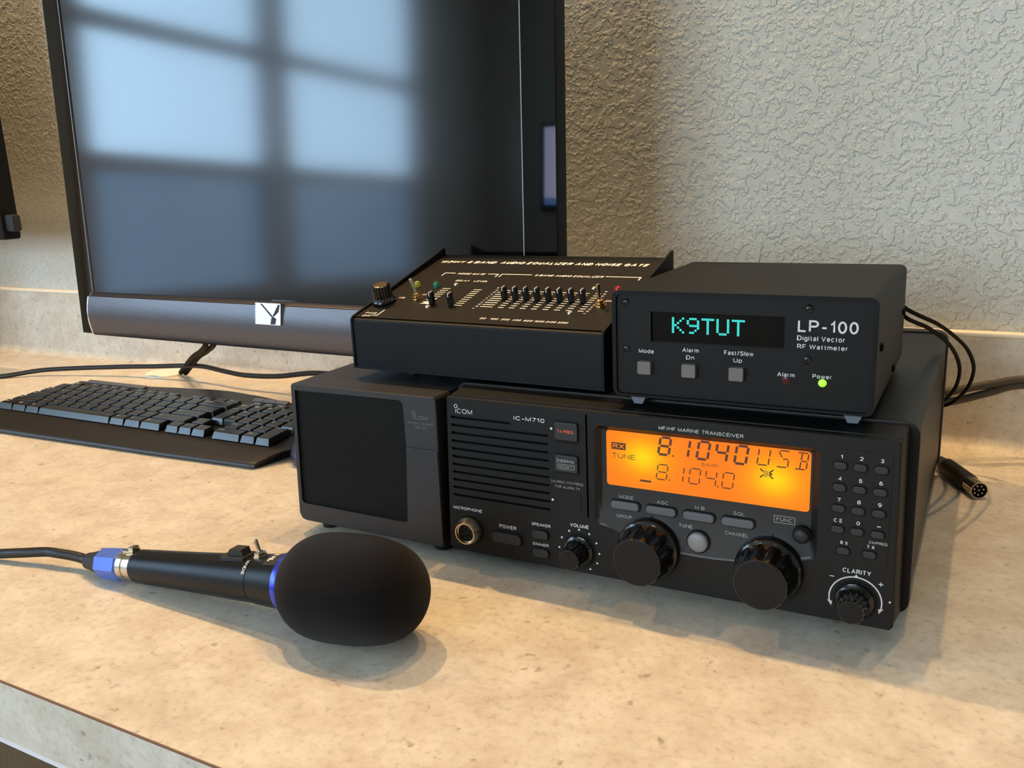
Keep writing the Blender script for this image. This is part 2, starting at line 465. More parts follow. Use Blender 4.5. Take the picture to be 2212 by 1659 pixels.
# ------------------------------------------------------------------ lettering drawn with plain strokes
def EL(cx, cy, rx, ry, a0, a1, n=None):
    n = n or max(3, int(abs(a1 - a0) / 22))
    return [(cx + rx * math.cos(math.radians(a0 + (a1 - a0) * k / n)), cy + ry * math.sin(math.radians(a0 + (a1 - a0) * k / n))) for k in range(n + 1)]
XH = 0.73
GL = {
 'A': (.72, [[(0, 0), (.5, 1), (1, 0)], [(.17, .34), (.83, .34)]]),
 'B': (.60, [[(0, 0), (0, 1), (.55, 1)] + EL(.55, .76, .40, .24, 80, -80) + [(0, .52)], [(.5, .52)] + EL(.58, .26, .42, .26, 80, -80) + [(0, 0), (0, .02)]]),
 'C': (.68, [EL(.52, .5, .52, .5, 42, 318)]),
 'D': (.65, [[(0, 0), (0, 1), (.42, 1)] + EL(.42, .5, .58, .5, 78, -78) + [(.42, 0), (0, 0), (0, .02)]]),
 'E': (.54, [[(1, 1), (0, 1), (0, 0), (1, 0)], [(0, .52), (.92, .52)]]),
 'F': (.50, [[(1, 1), (0, 1), (0, 0)], [(0, .5), (.88, .5)]]),
 'G': (.70, [EL(.5, .5, .5, .5, 45, 330) + [(1, .1), (1, .46), (.56, .46)]]),
 'H': (.62, [[(0, 0), (0, 1)], [(1, 0), (1, 1)], [(0, .52), (1, .52)]]),
 'I': (.0, [[(.5, 0), (.5, 1)]]),
 'J': (.44, [[(1, 1), (1, .28)] + EL(.5, .28, .5, .28, 0, -180)]),
 'K': (.62, [[(0, 0), (0, 1)], [(.98, 1), (.02, .36)], [(.34, .58), (1, 0)]]),
 'L': (.48, [[(0, 1), (0, 0), (1, 0)]]),
 'M': (.72, [[(0, 0), (0, 1), (.5, .05), (1, 1), (1, 0)]]),
 'N': (.62, [[(0, 0), (0, 1), (1, 0), (1, 1)]]),
 'O': (.74, [EL(.5, .5, .5, .5, 90, 450, 24)]),
 'P': (.56, [[(0, 0), (0, 1), (.55, 1)] + EL(.55, .74, .45, .26, 80, -80) + [(.55, .48), (0, .48)]]),
 'Q': (.74, [EL(.5, .5, .5, .5, 90, 450, 24), [(.6, .24), (.98, -.04)]]),
 'R': (.60, [[(0, 0), (0, 1), (.55, 1)] + EL(.55, .75, .43, .25, 80, -80) + [(.55, .5), (0, .5)], [(.55, .5), (1, 0)]]),
 'S': (.58, [EL(.5, .75, .46, .25, 20, 255) + EL(.5, .26, .5, .26, 75, -160)]),
 'T': (.60, [[(0, 1), (1, 1)], [(.5, 1), (.5, 0)]]),
 'U': (.60, [[(0, 1), (0, .36)] + EL(.5, .36, .5, .36, 180, 360) + [(1, .36), (1, 1)]]),
 'V': (.68, [[(0, 1), (.5, 0), (1, 1)]]),
 'W': (1.0, [[(0, 1), (.25, 0), (.5, .98), (.75, 0), (1, 1)]]),
 'X': (.62, [[(0, 0), (1, 1)], [(0, 1), (1, 0)]]),
 'Y': (.64, [[(0, 1), (.5, .46), (1, 1)], [(.5, .48), (.5, 0)]]),
 'Z': (.58, [[(0, 1), (1, 1), (0, 0), (1, 0)]]),
 '0': (.48, [EL(.5, .5, .5, .5, 90, 450, 20)]),
 '1': (.24, [[(0, .74), (.45, .80), (.9, 1), (.9, 0)]]),
 '2': (.48, [EL(.5, .70, .5, .30, 170, -30) + [(0, 0), (1, 0)]]),
 '3': (.48, [EL(.48, .75, .44, .25, 155, -85) + EL(.48, .26, .5, .26, 85, -155)]),
 '4': (.52, [[(.74, 0), (.74, 1), (0, .29), (1, .29)]]),
 '5': (.48, [[(.92, 1), (.2, 1), (.08, .46)] + EL(.5, .33, .5, .33, 140, -155)]),
 '6': (.48, [EL(.5, .32, .5, .32, 180, 540, 18), EL(.56, .46, .56, .54, 195, 62)]),
 '7': (.46, [[(0, 1), (1, 1), (.36, 0)]]),
 '8': (.48, [EL(.5, .76, .42, .24, 90, 450, 16), EL(.5, .27, .5, .27, 90, 450, 18)]),
 '9': (.48, [EL(.5, .68, .5, .32, 0, 360, 18), EL(.44, .54, .56, .54, 15, -118)]),
 'a': (.44, [EL(.5, .50, .45, .23, 155, 0) + [(.95, 0)], EL(.46, .20, .46, .20, 60, 420, 14)]),
 'b': (.46, [EL(.52, .365, .48, .365, 180, 540, 16), [(0, 1), (0, 0)]]),
 'v': (.44, [[(0, XH), (.5, 0), (1, XH)]]),
 'c': (.44, [EL(.52, .365, .52, .365, 45, 315)]),
 'd': (.46, [EL(.48, .365, .48, .365, 0, 360, 16), [(1, 1), (1, 0)]]),
 'e': (.46, [[(.03, .38), (1, .38)] + EL(.5, .365, .5, .365, 5, 320)]),
 'f': (.26, [[(.45, 0), (.45, .80)] + EL(1, .8, .55, .2, 180, 90), [(0, XH), (1, XH)]]),
 'g': (.46, [EL(.48, .365, .48, .365, 0, 360, 16), [(1, XH), (1, -.06)] + EL(.5, -.06, .5, .2, 0, -150)]),
 'h': (.44, [[(0, 0), (0, 1)], [(0, .40)] + EL(.5, .42, .5, .31, 170, 0) + [(1, 0)]]),
 'i': (.0, [[(.5, 0), (.5, XH)], [(.5, .90), (.5, 1.0)]]),
 'k': (.42, [[(0, 0), (0, 1)], [(.95, XH), (.02, .26)], [(.34, .44), (1, 0)]]),
 'l': (.0, [[(.5, 0), (.5, 1)]]),
 'm': (.74, [[(0, 0), (0, XH)], [(0, .42)] + EL(.25, .46, .25, .27, 170, 0) + [(.5, 0)], [(.5, .42)] + EL(.75, .46, .25, .27, 170, 0) + [(1, 0)]]),
 'n': (.44, [[(0, 0), (0, XH)], [(0, .40)] + EL(.5, .42, .5, .31, 170, 0) + [(1, 0)]]),
 'o': (.48, [EL(.5, .365, .5, .365, 90, 450, 18)]),
 'p': (.46, [[(0, -.28), (0, XH)], EL(.52, .365, .48, .365, 180, 540, 16)]),
 'r': (.24, [[(0, 0), (0, XH)], [(0, .42)] + EL(.8, .42, .8, .31, 170, 80)]),
 's': (.40, [EL(.5, .55, .45, .18, 20, 255) + EL(.5, .185, .5, .185, 75, -160)]),
 't': (.24, [[(.42, .92), (.42, .16)] + EL(.85, .16, .43, .16, 180, 275), [(0, XH), (.95, XH)]]),
 'u': (.44, [[(0, XH), (0, .3)] + EL(.5, .3, .5, .3, 180, 350), [(1, XH), (1, 0)]]),
 'w': (.70, [[(0, XH), (.25, 0), (.5, XH - .02), (.75, 0), (1, XH)]]),
 'z': (.40, [[(0, XH), (1, XH), (0, 0), (1, 0)]]),
 '\u0131': (.0, [[(.5, 0), (.5, .80)]]),
 '-': (.30, [[(0, .38), (1, .38)]]), '+': (.44, [[(0, .42), (1, .42)], [(.5, .12), (.5, .72)]]), '=': (.44, [[(0, .3), (1, .3)], [(0, .56), (1, .56)]]),
 '/': (.32, [[(0, -.04), (1, 1.04)]]), '\\': (.32, [[(0, 1.04), (1, -.04)]]), '[': (.18, [[(1, 1.08), (0, 1.08), (0, -.14), (1, -.14)]]), ']': (.18, [[(0, 1.08), (1, 1.08), (1, -.14), (0, -.14)]]),
 '.': (.0, [[(.5, 0), (.5, .13)]]), ',': (.06, [[(1, .12), (0, -.14)]]), ';': (.06, [[(1, .12), (0, -.14)], [(1, .5), (1, .62)]]), "'": (.0, [[(.5, .75), (.5, 1)]]), '`': (.14, [[(0, 1), (1, .82)]]), '*': (.3, [[(.5, .62), (.5, 1)], [(0, .72), (1, .9)], [(0, .9), (1, .72)]]),
 '\u2190': (.6, [[(1, .4), (0, .4)], [(.35, .65), (0, .4), (.35, .15)]]), '\u2192': (.6, [[(0, .4), (1, .4)], [(.65, .65), (1, .4), (.65, .15)]]),
 '\u2191': (.5, [[(.5, 0), (.5, .9)], [(.1, .55), (.5, .9), (.9, .55)]]), '\u2193': (.5, [[(.5, .9), (.5, 0)], [(.1, .35), (.5, 0), (.9, .35)]]),
}
def ribbon(mb, pts, w, place):
    P = [pts[0]]
    for p in pts[1:]:
        if math.hypot(p[0] - P[-1][0], p[1] - P[-1][1]) > w * .04:
            P.append(p)
    if len(P) < 2 or w <= 0:
        return
    closed = len(P) > 3 and math.hypot(P[0][0] - P[-1][0], P[0][1] - P[-1][1]) < w * .2
    if closed:
        P = P[:-1]
    n = len(P)
    Lf, Rt = [], []
    for i in range(n):
        a = P[i - 1] if (i > 0 or closed) else None
        c = P[(i + 1) % n] if (i < n - 1 or closed) else None
        d0 = ((P[i][0] - a[0]), (P[i][1] - a[1])) if a else None
        d1 = ((c[0] - P[i][0]), (c[1] - P[i][1])) if c else None
        if d0 is None: d0 = d1
        if d1 is None: d1 = d0
        l0, l1 = max(math.hypot(*d0), 1e-9), max(math.hypot(*d1), 1e-9)
        n0, n1 = (-d0[1] / l0, d0[0] / l0), (-d1[1] / l1, d1[0] / l1)
        mx, my = n0[0] + n1[0], n0[1] + n1[1]
        ml = math.hypot(mx, my)
        if ml < 1e-3:
            mx, my, k = n0[0], n0[1], 1.0
        else:
            mx, my = mx / ml, my / ml
            k = min(1.0 / max(.2, mx * n0[0] + my * n0[1]), 2.0)
        Lf.append((P[i][0] + mx * k * w / 2, P[i][1] + my * k * w / 2))
        Rt.append((P[i][0] - mx * k * w / 2, P[i][1] - my * k * w / 2))
    vl = [mb.bm.verts.new(place(*p)) for p in Lf]
    vr = [mb.bm.verts.new(place(*p)) for p in Rt]
    for i in range(n if closed else n - 1):
        j = (i + 1) % n
        mb.bm.faces.new((vl[i], vl[j], vr[j], vr[i]))

def write(mb, s, x0, x1, base, cap, place, bold=0.0, shear=0.0):
    """write s from x0 to x1 on a baseline; place maps (u, v) in mm to a point"""
    wt = .125 + 3.0 * bold
    gap = .16
    tot, adv = 0.0, []
    for ch in s:
        if ch == ' ':
            adv.append((None, tot, .0)); tot += .42
        else:
            g = GL.get(ch, GL['o'])
            adv.append((g, tot, g[0])); tot += g[0] + wt + gap
    tot -= gap
    kx = (x1 - x0) / tot
    w = wt * cap
    for g, a, gw in adv:
        if g is None:
            continue
        xa = x0 + a * kx + w / 2
        xw = max(gw * kx + (wt * kx - w), 0.0)
        for st in g[1]:
            pts = []
            for px, py in st:
                yy = base + w / 2 * (1 if py < .5 else 1) + py * (cap - w)
                pts.append((xa + px * xw + shear * (yy - base), yy))
            ribbon(mb, pts, w, place)

def quad(mb, pts, place):
    mb.bm.faces.new([mb.bm.verts.new(place(*p)) for p in pts])

def stroke(mb, x0, z0, x1, z1, w, place):
    dx, dz = x1 - x0, z1 - z0
    L = math.hypot(dx, dz)
    nx, nz = -dz / L * w / 2, dx / L * w / 2
    quad(mb, [(x0 + nx, z0 + nz), (x1 + nx, z1 + nz), (x1 - nx, z1 - nz), (x0 - nx, z0 - nz)], place)

def dot(mb, x, z, r, place, n=14):
    mb.bm.faces.new([mb.bm.verts.new(place(x + r * math.cos(2 * PI * k / n), z + r * math.sin(2 * PI * k / n))) for k in range(n)])

def ring(mb, x, z, r, w, place, a0=0, a1=360, n=40):
    for k in range(n):
        p = [math.radians(a0 + (a1 - a0) * (k + i) / n) for i in (0, 1)]
        quad(mb, [(x + (r + w / 2) * math.cos(p[0]), z + (r + w / 2) * math.sin(p[0])), (x + (r + w / 2) * math.cos(p[1]), z + (r + w / 2) * math.sin(p[1])),
                  (x + (r - w / 2) * math.cos(p[1]), z + (r - w / 2) * math.sin(p[1])), (x + (r - w / 2) * math.cos(p[0]), z + (r - w / 2) * math.sin(p[0]))], place)

def frame_box(mb, x0, x1, z0, z1, w, place):
    stroke(mb, x0, z0, x1, z0, w, place); stroke(mb, x0, z1, x1, z1, w, place)
    stroke(mb, x0, z0, x0, z1, w, place); stroke(mb, x1, z0, x1, z1, w, place)

def on_front(y):
    return lambda u, v: Vector((u * mm, y * mm, v * mm))
# ------------------------------------------------------------------ the room
WY = 0.4252
XL, XR, YF = -2.2, 2.3, -3.3
FLOOR = -0.755
def struct(name, mb, m, smooth=0):
    return mb.build(name, m, None, smooth, kind='structure')
struct('wall_back', MB().box(XL - .1, XR + .1, WY, WY + .1, FLOOR, CEILING), M['wall'])
struct('floor', MB().box(XL - .1, XR + .1, YF - .1, WY + .1, FLOOR - .05, FLOOR), M['floor'])
struct('ceiling', MB().box(XL - .1, XR + .1, YF - .1, WY + .1, CEILING, CEILING + .05), M['ceiling'])
struct('wall_right', MB().box(XR, XR + .1, YF, WY, FLOOR, CEILING), M['plain_wall'])
# side window, two sashes of three rows
WZ = (0.02, 0.44, 0.87, 1.32)
WYS = ((-0.93, -1.66), (-1.80, -2.60))
w = MB()
w.box(XL - .1, XL, -.88, WY, FLOOR, CEILING).box(XL - .1, XL, YF, -2.65, FLOOR, CEILING)
w.box(XL - .1, XL, -2.65, -.88, FLOOR, WZ[0] - .05).box(XL - .1, XL, -2.65, -.88, WZ[3] + .05, CEILING)
struct('wall_left', w, M['plain_wall'])
fr = MB()
fr.box(XL - .08, XL + .01, -.93, -.88, WZ[0] - .05, WZ[3] + .05).box(XL - .08, XL + .01, -2.65, -2.60, WZ[0] - .05, WZ[3] + .05)
fr.box(XL - .08, XL + .01, -2.60, -.93, WZ[0] - .05, WZ[0]).box(XL - .08, XL + .01, -2.60, -.93, WZ[3], WZ[3] + .05)
fr.box(XL - .08, XL + .01, -1.80, -1.66, WZ[0], WZ[3])
for ya, yb in WYS:
    for z in WZ[1:3]:
        fr.box(XL - .06, XL - .01, yb, ya, z - .03, z + .03)
win = struct('window_1', fr, M['white_trim'])
for ya, yb in WYS:
    for k in range(3):
        z0, z1 = WZ[k] + (.03 if k else 0), WZ[k + 1] - (.03 if k < 2 else 0)
        MB().box(XL - .045, XL - .035, yb, ya, z0, z1).build('pane', M['pane_low'] if k == 0 else M['pane_sky'], win, 0)
# window behind the photographer
RX0, RX1, RZ0, RZ1 = -1.2, 0.1, 0.1, 1.35
RXM = (RX0 + RX1) / 2
w = MB()
w.box(XL - .1, RX0 - .05, YF - .1, YF, FLOOR, CEILING).box(RX1 + .05, XR + .1, YF - .1, YF, FLOOR, CEILING)
w.box(RX0 - .05, RX1 + .05, YF - .1, YF, FLOOR, RZ0 - .05).box(RX0 - .05, RX1 + .05, YF - .1, YF, RZ1 + .05, CEILING)
struct('wall_front', w, M['plain_wall'])
fr = MB()
fr.box(RX0 - .05, RX0, YF - .08, YF + .01, RZ0 - .05, RZ1 + .05).box(RX1, RX1 + .05, YF - .08, YF + .01, RZ0 - .05, RZ1 + .05)
fr.box(RX0, RX1, YF - .08, YF + .01, RZ0 - .05, RZ0).box(RX0, RX1, YF - .08, YF + .01, RZ1, RZ1 + .05)
fr.box(RXM - .03, RXM + .03, YF - .08, YF + .01, RZ0, RZ1)
win2 = struct('window_2', fr, M['white_trim'])
MB().box(RX0, RXM - .03, YF - .045, YF - .035, RZ0, RZ1).build('pane', M['pane_door'], win2, 0)
MB().box(RXM + .03, RX1, YF - .045, YF - .035, RZ0, RZ1).build('pane', M['pane_door'], win2, 0)

# recessed ceiling lamps
for i, (lx, ly, p) in enumerate(LAMPS):
    side = ['over the monitor', 'over the wattmeter', 'right of the wattmeter, near the wall', 'over the far left end of the counter'][i % 4]
    t = thing('ceiling_lamp', 'small round recessed ceiling lamp ' + side, 'ceiling lamp', (lx, ly, CEILING), 0, 'recessed ceiling lamps')
    MB().lathe([(-.001, .034), (-.006, .034), (-.006, .026), (.0, .026)], (0, 0, 0), (0, 0, 1), 28, cap=False).build('trim_ring', M['white_trim'], t)
    MB().lathe([(-.0015, 0), (-.0015, .0255), (-.0005, .0255)], (0, 0, 0), (0, 0, 1), 28, cap=False).build('lens', M['lamp_glow'], t)
    ld = bpy.data.lights.new('lamp_light', 'SPOT')
    ld.energy = p
    ld.color = WARM
    ld.spot_size = math.radians(140)
    ld.spot_blend = 0.6
    ld.shadow_soft_size = 0.012
    lo = bpy.data.objects.new('lamp_light', ld)
    col.objects.link(lo)
    lo.parent = t
    lo.location = (0, 0, -.02)

# ------------------------------------------------------------------ countertop
ct = thing('countertop', 'beige and grey speckled laminate countertop with low backsplash along the wall', 'countertop', (0, 0, 0))
FY, TH = -0.2416, 0.0404
MB().box(XL + .001, XR - .001, FY + .0012, WY - .001, -.03, 0.0).build('top_slab', M['laminate'], ct, 0)
MB().box(XL + .001, XR - .001, FY, FY + .0011, -TH, -.0010).build('front_edge', M['laminate'], ct, 0)
MB().box(XL + .001, XR - .001, FY + .00015, FY + .0012, -.0010, -.0002).build('edge_seam', M['seam'], ct, 0)
bk = thing('backsplash', 'low beige laminate backsplash strip along the wall behind the counter', 'backsplash', (0, 0, 0))
bs = MB()
prof = [(WY - .001, .106), (WY - .014, .106)]
for k in range(7):
    a = PI / 2 * k / 6
    prof.append((WY - .014 - .012 * (1 - math.cos(a)), .012 - .012 * math.sin(a)))
prof.append((WY - .001, .0001))
b = bmesh.new()
A = [b.verts.new((XL + .001, y, z)) for y, z in prof]
B = [b.verts.new((XR - .001, y, z)) for y, z in prof]
b.faces.new(A); b.faces.new(B[::-1])
for i in range(len(prof)):
    j = (i + 1) % len(prof)
    b.faces.new((A[i], A[j], B[j], B[i]))
bmesh.ops.recalc_face_normals(b, faces=b.faces[:])
bs.add(b).build('backsplash_board', M['laminate'], bk, 30)
MB().box(XL + .001, XR - .001, WY - .0135, WY - .0008, .106, .1105, .0015).build('caulk_strip', M['caulk'], bk)
MB().box(XL + .001, XR - .001, FY + .004, FY + .024, -TH - .0085, -.03, 0).build('apron', M['white_trim'], ct, 0, label='white painted rail under the front edge')

gr = thing('cable_grommet', 'round ivory plastic cable grommet in the countertop below the monitor', 'grommet', (-.742, .374, 0))
MB().lathe([(0, .030), (.0025, .030), (.004, .027), (.0042, .020), (.001, .018)], (0, 0, 0), (0, 0, 1), 40, cap=False).build('rim', M['grommet'], gr)
MB().lathe([(.0008, .0195), (.0034, .0195), (.0034, 0)], (0, 0, 0), (0, 0, 1), 32).build('cap', M['grommet'], gr)

# lit screen on the far wall; it shows as a small bright reflection in the monitor bezel
tv = thing('wall_screen', 'lit screen reflected as a pale rectangle in the right bezel of the monitor', 'screen', (-1.555, YF + .002, .33))
MB().box(-.32, .32, 0, .03, -.02, .42, .004).build('housing', M['rubber'], tv)
MB().box(-.295, .295, .028, .0312, .045, .40).build('page', M['tv_page'], tv, 0)
MB().box(-.295, .295, .028, .0312, .012, .044).build('task_bar', M['tv_bar'], tv, 0)
# ------------------------------------------------------------------ marine transceiver
CX, CY, CZ = 330.5, -491.5, 275.4
def back(x, z, y):
    """true x, z (mm) of a feature sighted on the front plane but lying y mm behind it"""
    k = y / 491.5
    return x + (x - CX) * k, z + (z - CZ) * k

rad = thing('radio_transceiver', 'wide black marine radio transceiver with an amber lit display on the counter', 'radio', (0, 0, 0), 0.0078)
P0 = on_front(-0.08)
# front plate with real openings
outer = [(1.9, 122.6), (3.0, 123.7), (289.0, 123.7), (290.2, 122.6), (291.7, 15.0), (289.6, 12.6), (0.5, 11.2), (-2.2, 13.6)]
rec_o = []
def arcpts(cx, cz, r, a0, a1, n=5):
    return [(cx + r * math.cos(math.radians(a0 + (a1 - a0) * k / n)), cz + r * math.sin(math.radians(a0 + (a1 - a0) * k / n))) for k in range(n + 1)]
rec_o += arcpts(244.5, 110, 5, 0, 90) + arcpts(116.5, 110, 5, 90, 180) + [(111.5, 72.0)] + arcpts(116.5, 51.5, 5, 180, 235)
for k in range(1, 12):
    t = k / 12
    x = 114 + (245 - 114) * t
    rec_o.append((x, 46.4 - 9.6 * math.sin(PI * t) ** 0.9))
rec_o += arcpts(244.5, 51.5, 5, 305, 360) + [(249.5, 72.0)]
holes = [rec_o]
slots = []
for k in range(11):
    zc = 110.0 - k * 5.72
    xl = 4.2 - k * 0.15
    xr = 51.5 if k == 0 else 79.0
    slots.append(rrect(xl, xr, zc - 0.9, zc + 0.9, 0.85, 3))
holes += slots
holes.append(rrect(105.7, 107.0, 51, 121.5, 0.6, 2))
holes.append(arcpts(15.0, 27.6, 10.6, 0, 352.5, 47))
fp = MB()
fp.add(plate(outer, holes, 0.0, 3.5, Matrix.Identity(4)), Matrix.Scale(mm, 4))
# stepped rim running back from the plate
def rim(mb, o0, y0, o1, y1):
    n = len(o0)
    A = [mb.bm.verts.new((x * mm, y0 * mm, z * mm)) for x, z in o0]
    B = [mb.bm.verts.new((x * mm, y1 * mm, z * mm)) for x, z in o1]
    for i in range(n):
        j = (i + 1) % n
        mb.bm.faces.new((A[j], A[i], B[i], B[j]))
def grow(pts, d):
    cx, cz = 145, 67
    return [(x + (d if x > cx else -d), z + (d if z > cz else -d)) for x, z in pts]
o1, o2, o3 = grow(outer, 0.7), grow(outer, 0.8), grow(outer, 2.6)
rim(fp, outer, 0, o1, 0.7)
rim(fp, o1, 0.7, o1, 5.0)
rim(fp, o1, 5.0, outer, 5.2)
rim(fp, outer, 5.2, outer, 6.6)
rim(fp, outer, 6.6, o2, 6.8)
rim(fp, o2, 6.8, o3, 27.0)
bmesh.ops.remove_doubles(fp.bm, verts=fp.bm.verts[:], dist=1e-6)
bmesh.ops.recalc_face_normals(fp.bm, faces=fp.bm.faces[:])
fp.build('front_panel', M['bezel'], rad, 30)
MB().box(.001, .0835, .0032, .006, .045, .118).build('speaker_backing', M['dark'], rad, 0)
MB().box(.104, .109, .0032, .006, .049, .123).build('groove_backing', M['dark'], rad, 0)

# display pocket: sloping walls and floor
YR = 4.0
def inner(x, z):
    cx = min(max(x, 120.0), 240.0)
    xi = 115.0 if x < 125 and z > 47 else (245.2 if x > 236 and z > 47 else x)
    zi = 111.8 if z > 109 else z
    if z > 109:
        xi = max(115.0, min(245.2, x))
    y = YR if z >= 71.9 else 0.6 + (YR - 0.6) * max(0.0, (z - 38) / 34)
    if z < 60:
        zi = z + 1.2
        xi = max(115.5, min(245.0, x))
    return xi, y, zi
pk = MB()
A = [pk.bm.verts.new((x * mm, 0, z * mm)) for x, z in rec_o]
Bv = [pk.bm.verts.new(Vector(inner(x, z)) * mm) for x, z in rec_o]
n = len(rec_o)
for i in range(n):
    j = (i + 1) % n
    pk.bm.faces.new((A[i], A[j], Bv[j], Bv[i]))
ups = [v for v in Bv if v.co.z >= .0719]
lows = [v for v in Bv if v.co.z <= .0721]
li = Bv.index([v for v in Bv if abs(v.co.z - .072) < 1e-4 and v.co.x < .15][0])
ri = Bv.index([v for v in Bv if abs(v.co.z - .072) < 1e-4 and v.co.x > .15][0])
pk.bm.faces.new(Bv[li:ri + 1])
pk.bm.faces.new(Bv[ri:] + Bv[:li + 1])
bmesh.ops.recalc_face_normals(pk.bm, faces=pk.bm.faces[:])
pk.build('display_recess', M['recess'], rad, 30)

# amber display
lx0, lz0 = back(120.2, 76.7, YR)
lx1, lz1 = back(244.7, 112.9, YR)
lcd = MB().prism([(p[0] * mm, p[1] * mm) for p in rrect(0, lx1 - lx0, 0, lz1 - lz0, 2.0)], -.0003, .0012).build('display', M['lcd'], rad, 0, label='amber backlit display')
lcd.location = (lx0 * mm, (YR - .1) * mm, lz0 * mm)
def PL(u, v):
    x, z = back(u, v, YR)
    return Vector((x * mm - lcd.location.x, -.0004, z * mm - lcd.location.z))
seg = MB()
def seven(x, z, w, h, sl, on, t, g=0.35):
    def p(a, b):
        return (x + a * w + sl * b, z + b * h)
    g = g / h
    S = {'a': ((0.12, 1), (0.92, 1)), 'd': ((0.08, 0), (0.88, 0)), 'g': ((0.1, .5), (0.9, .5)),
         'f': ((0, .53 + g), (0, .95)), 'b': ((1, .53 + g), (1, .95)), 'e': ((0, .05), (0, .47 - g)), 'c': ((1, .05), (1, .47 - g)),
         'i': ((.45, .55), (.45, .95)), 'l': ((.45, .05), (.45, .45)), 'h': ((.05, .93), (.38, .6)), 'k': ((.5, .5), (.95, .5))}
    for c in on:
        (a0, b0), (a1, b1) = S[c]
        A_, B_ = p(a0, b0), p(a1, b1)
        stroke(seg, A_[0], A_[1], B_[0], B_[1], t, PL)
BIG = dict(w=6.6, h=11.0, sl=1.7, t=1.55)
for x, on in ((154.4, 'abcdefg'), (166.4, 'bc'), (178.5, 'abcdef'), (189.6, 'bcfg'), (201.2, 'abcdef')):
    seven(x, 101.0, BIG['w'], BIG['h'], BIG['sl'], on, BIG['t'])
dot(seg, 163.9, 100.9, 0.6, PL)
for x, on in ((214.4, 'bcdef'), (225.3, 'ahkcd'), (235.6, 'abcdilk')):
    seven(x, 102.0, 6.4, 9.9, 1.4, on, 0.75)
for x, on in ((153.1, 'abcdefg'), (163.4, 'bc'), (173.6, 'abcdef'), (183.5, 'bcfg'), (193.9, 'abcdef')):
    seven(x, 84.7, 6.4, 9.7, 1.3, on, 0.7, 0.6)
dot(seg, 161.6, 84.9, 0.5, PL)
dot(seg, 191.7, 84.9, 0.5, PL)
write(seg, 'SIMP', 181.3, 191.6, 96.7, 2.1, PL)
write(seg, 'TUNE', 123.8, 139.6, 95.1, 3.2, PL)
quad(seg, [(123.6, 100.8), (133.2, 100.8), (133.2, 105.4), (123.6, 105.4)], PL)
quad(seg, [(142.5, 81.6), (149.8, 81.6), (149.8, 82.9), (142.5, 82.9)], PL)
for a, b_, c_, d_ in ((216.4, 99.6, 218.2, 97.9), (216.4, 94.2, 218.2, 95.9), (222.0, 98.0, 224.0, 99.6), (222.0, 95.8, 224.0, 94.2)):
    stroke(seg, a, b_, c_, d_, 0.8, PL)
for q, (r_, a0, a1) in enumerate(((1.4, 120, 240), (2.3, 130, 230), (3.3, 140, 220))):
    ring(seg, 222.0, 96.9, r_, 0.4, PL, a0, a1, 8)
quad(seg, [(221.6, 95.6), (223.8, 96.9), (221.6, 98.2)], PL)
seg.build('segments', M['lcd_ink'], lcd, 0)
inv = MB()
write(inv, 'RX', 124.6, 132.2, 101.6, 3.0, lambda u, v: PL(u, v) + Vector((0, -.0001, 0)), bold=0.01)
inv.build('inverse_lettering', M['lcd'], lcd, 0)

# case behind the panel
cs = MB()
cs.prism([(x * mm, z * mm) for x, z in rrect(-5.5, 297.3, 10.5, 127.0, 8)], .0290, .3120, .0008)
cs.build('case', M['case'], rad, 40)
fl = MB()
fl.prism([(x * mm, z * mm) for x, z in rrect(-6.6, 298.4, 9.4, 128.1, 9)], .0262, .0325, .0012)
fl.build('front_flange', M['case'], rad, 40)
rf = MB()
rf.prism([(x * mm, z * mm) for x, z in rrect(-6.6, 298.6, 9.2, 128.6, 9)], .306, .317, .001)
rf.build('rear_flange', M['rubber'], rad, 40)
for fx, fy in ((.03, .05), (.262, .05), (.03, .28), (.262, .28)):
    MB().lathe([(0.0, .009), (.0106, .010)], (fx, fy, 0), (0, 0, 1), 24).build('foot', M['rubber'], rad)
MB().lathe([(0, .006), (.016, .006), (.016, .0045), (.02, .0045)], (.262, .316, .057), (0.15, 1, 0), 20).build('rear_connector', M['rubber'], rad)

# buttons
def button(name, x0, x1, z0, z1, r, out, m, tilt=0.0):
    b = MB()
    b.prism([(x * mm, z * mm) for x, z in rrect(x0, x1, z0, z1, r)], -out * mm, .001, min(.0007, out * mm * .6))
    return b.build(name, m, rad, 40)
def well(x0, x1, z0, z1, r):
    return [(x * mm, z * mm) for x, z in rrect(x0, x1, z0, z1, r)]
def button_well(pts, ya=-.0001):
    MB().prism(pts, ya, .001).build('button_well', M['dark'], rad, 0)
for x0, x1, z0, z1, r in ((83.9, 101.3, 100.6, 115.6, 1.6), (83.5, 100.9, 79.6, 93.3, 1.6), (33.4, 57.8, 22.0, 31.4, 3.4), (64.6, 78.0, 29.4, 37.4, 3.2), (64.5, 77.9, 16.2, 24.0, 3.2)):
    button_well(well(x0, x1, z0, z1, r))
for kx in (260.5, 270.9, 281.7):
    for kz in (106.9, 94.0, 81.5, 69.0):
        button_well(well(kx - 4.3, kx + 4.3, kz - 2.9, kz + 2.9, 2.6), -.00035)
for kx in (264.1, 278.1):
    button_well(well(kx - 4.3, kx + 4.3, 56.4 - 2.9, 56.4 + 2.9, 2.6), -.00035)
button('preset_button', 84.6, 100.8, 102.8, 115.0, 1.4, 2.2, M['key_dark'])
button('preset_button', 84.2, 100.4, 81.2, 92.8, 1.4, 2.2, M['key_dark'])
button('blank_cover', 83.6, 101.6, 52.0, 67.6, 1.6, 0.35, M['bezel'])
button('power_button', 34.0, 56.8, 23.2, 30.6, 3.0, 3.0, M['key_dark'])
button('small_button', 65.2, 77.2, 30.6, 36.8, 2.7, 2.2, M['key_dark'])
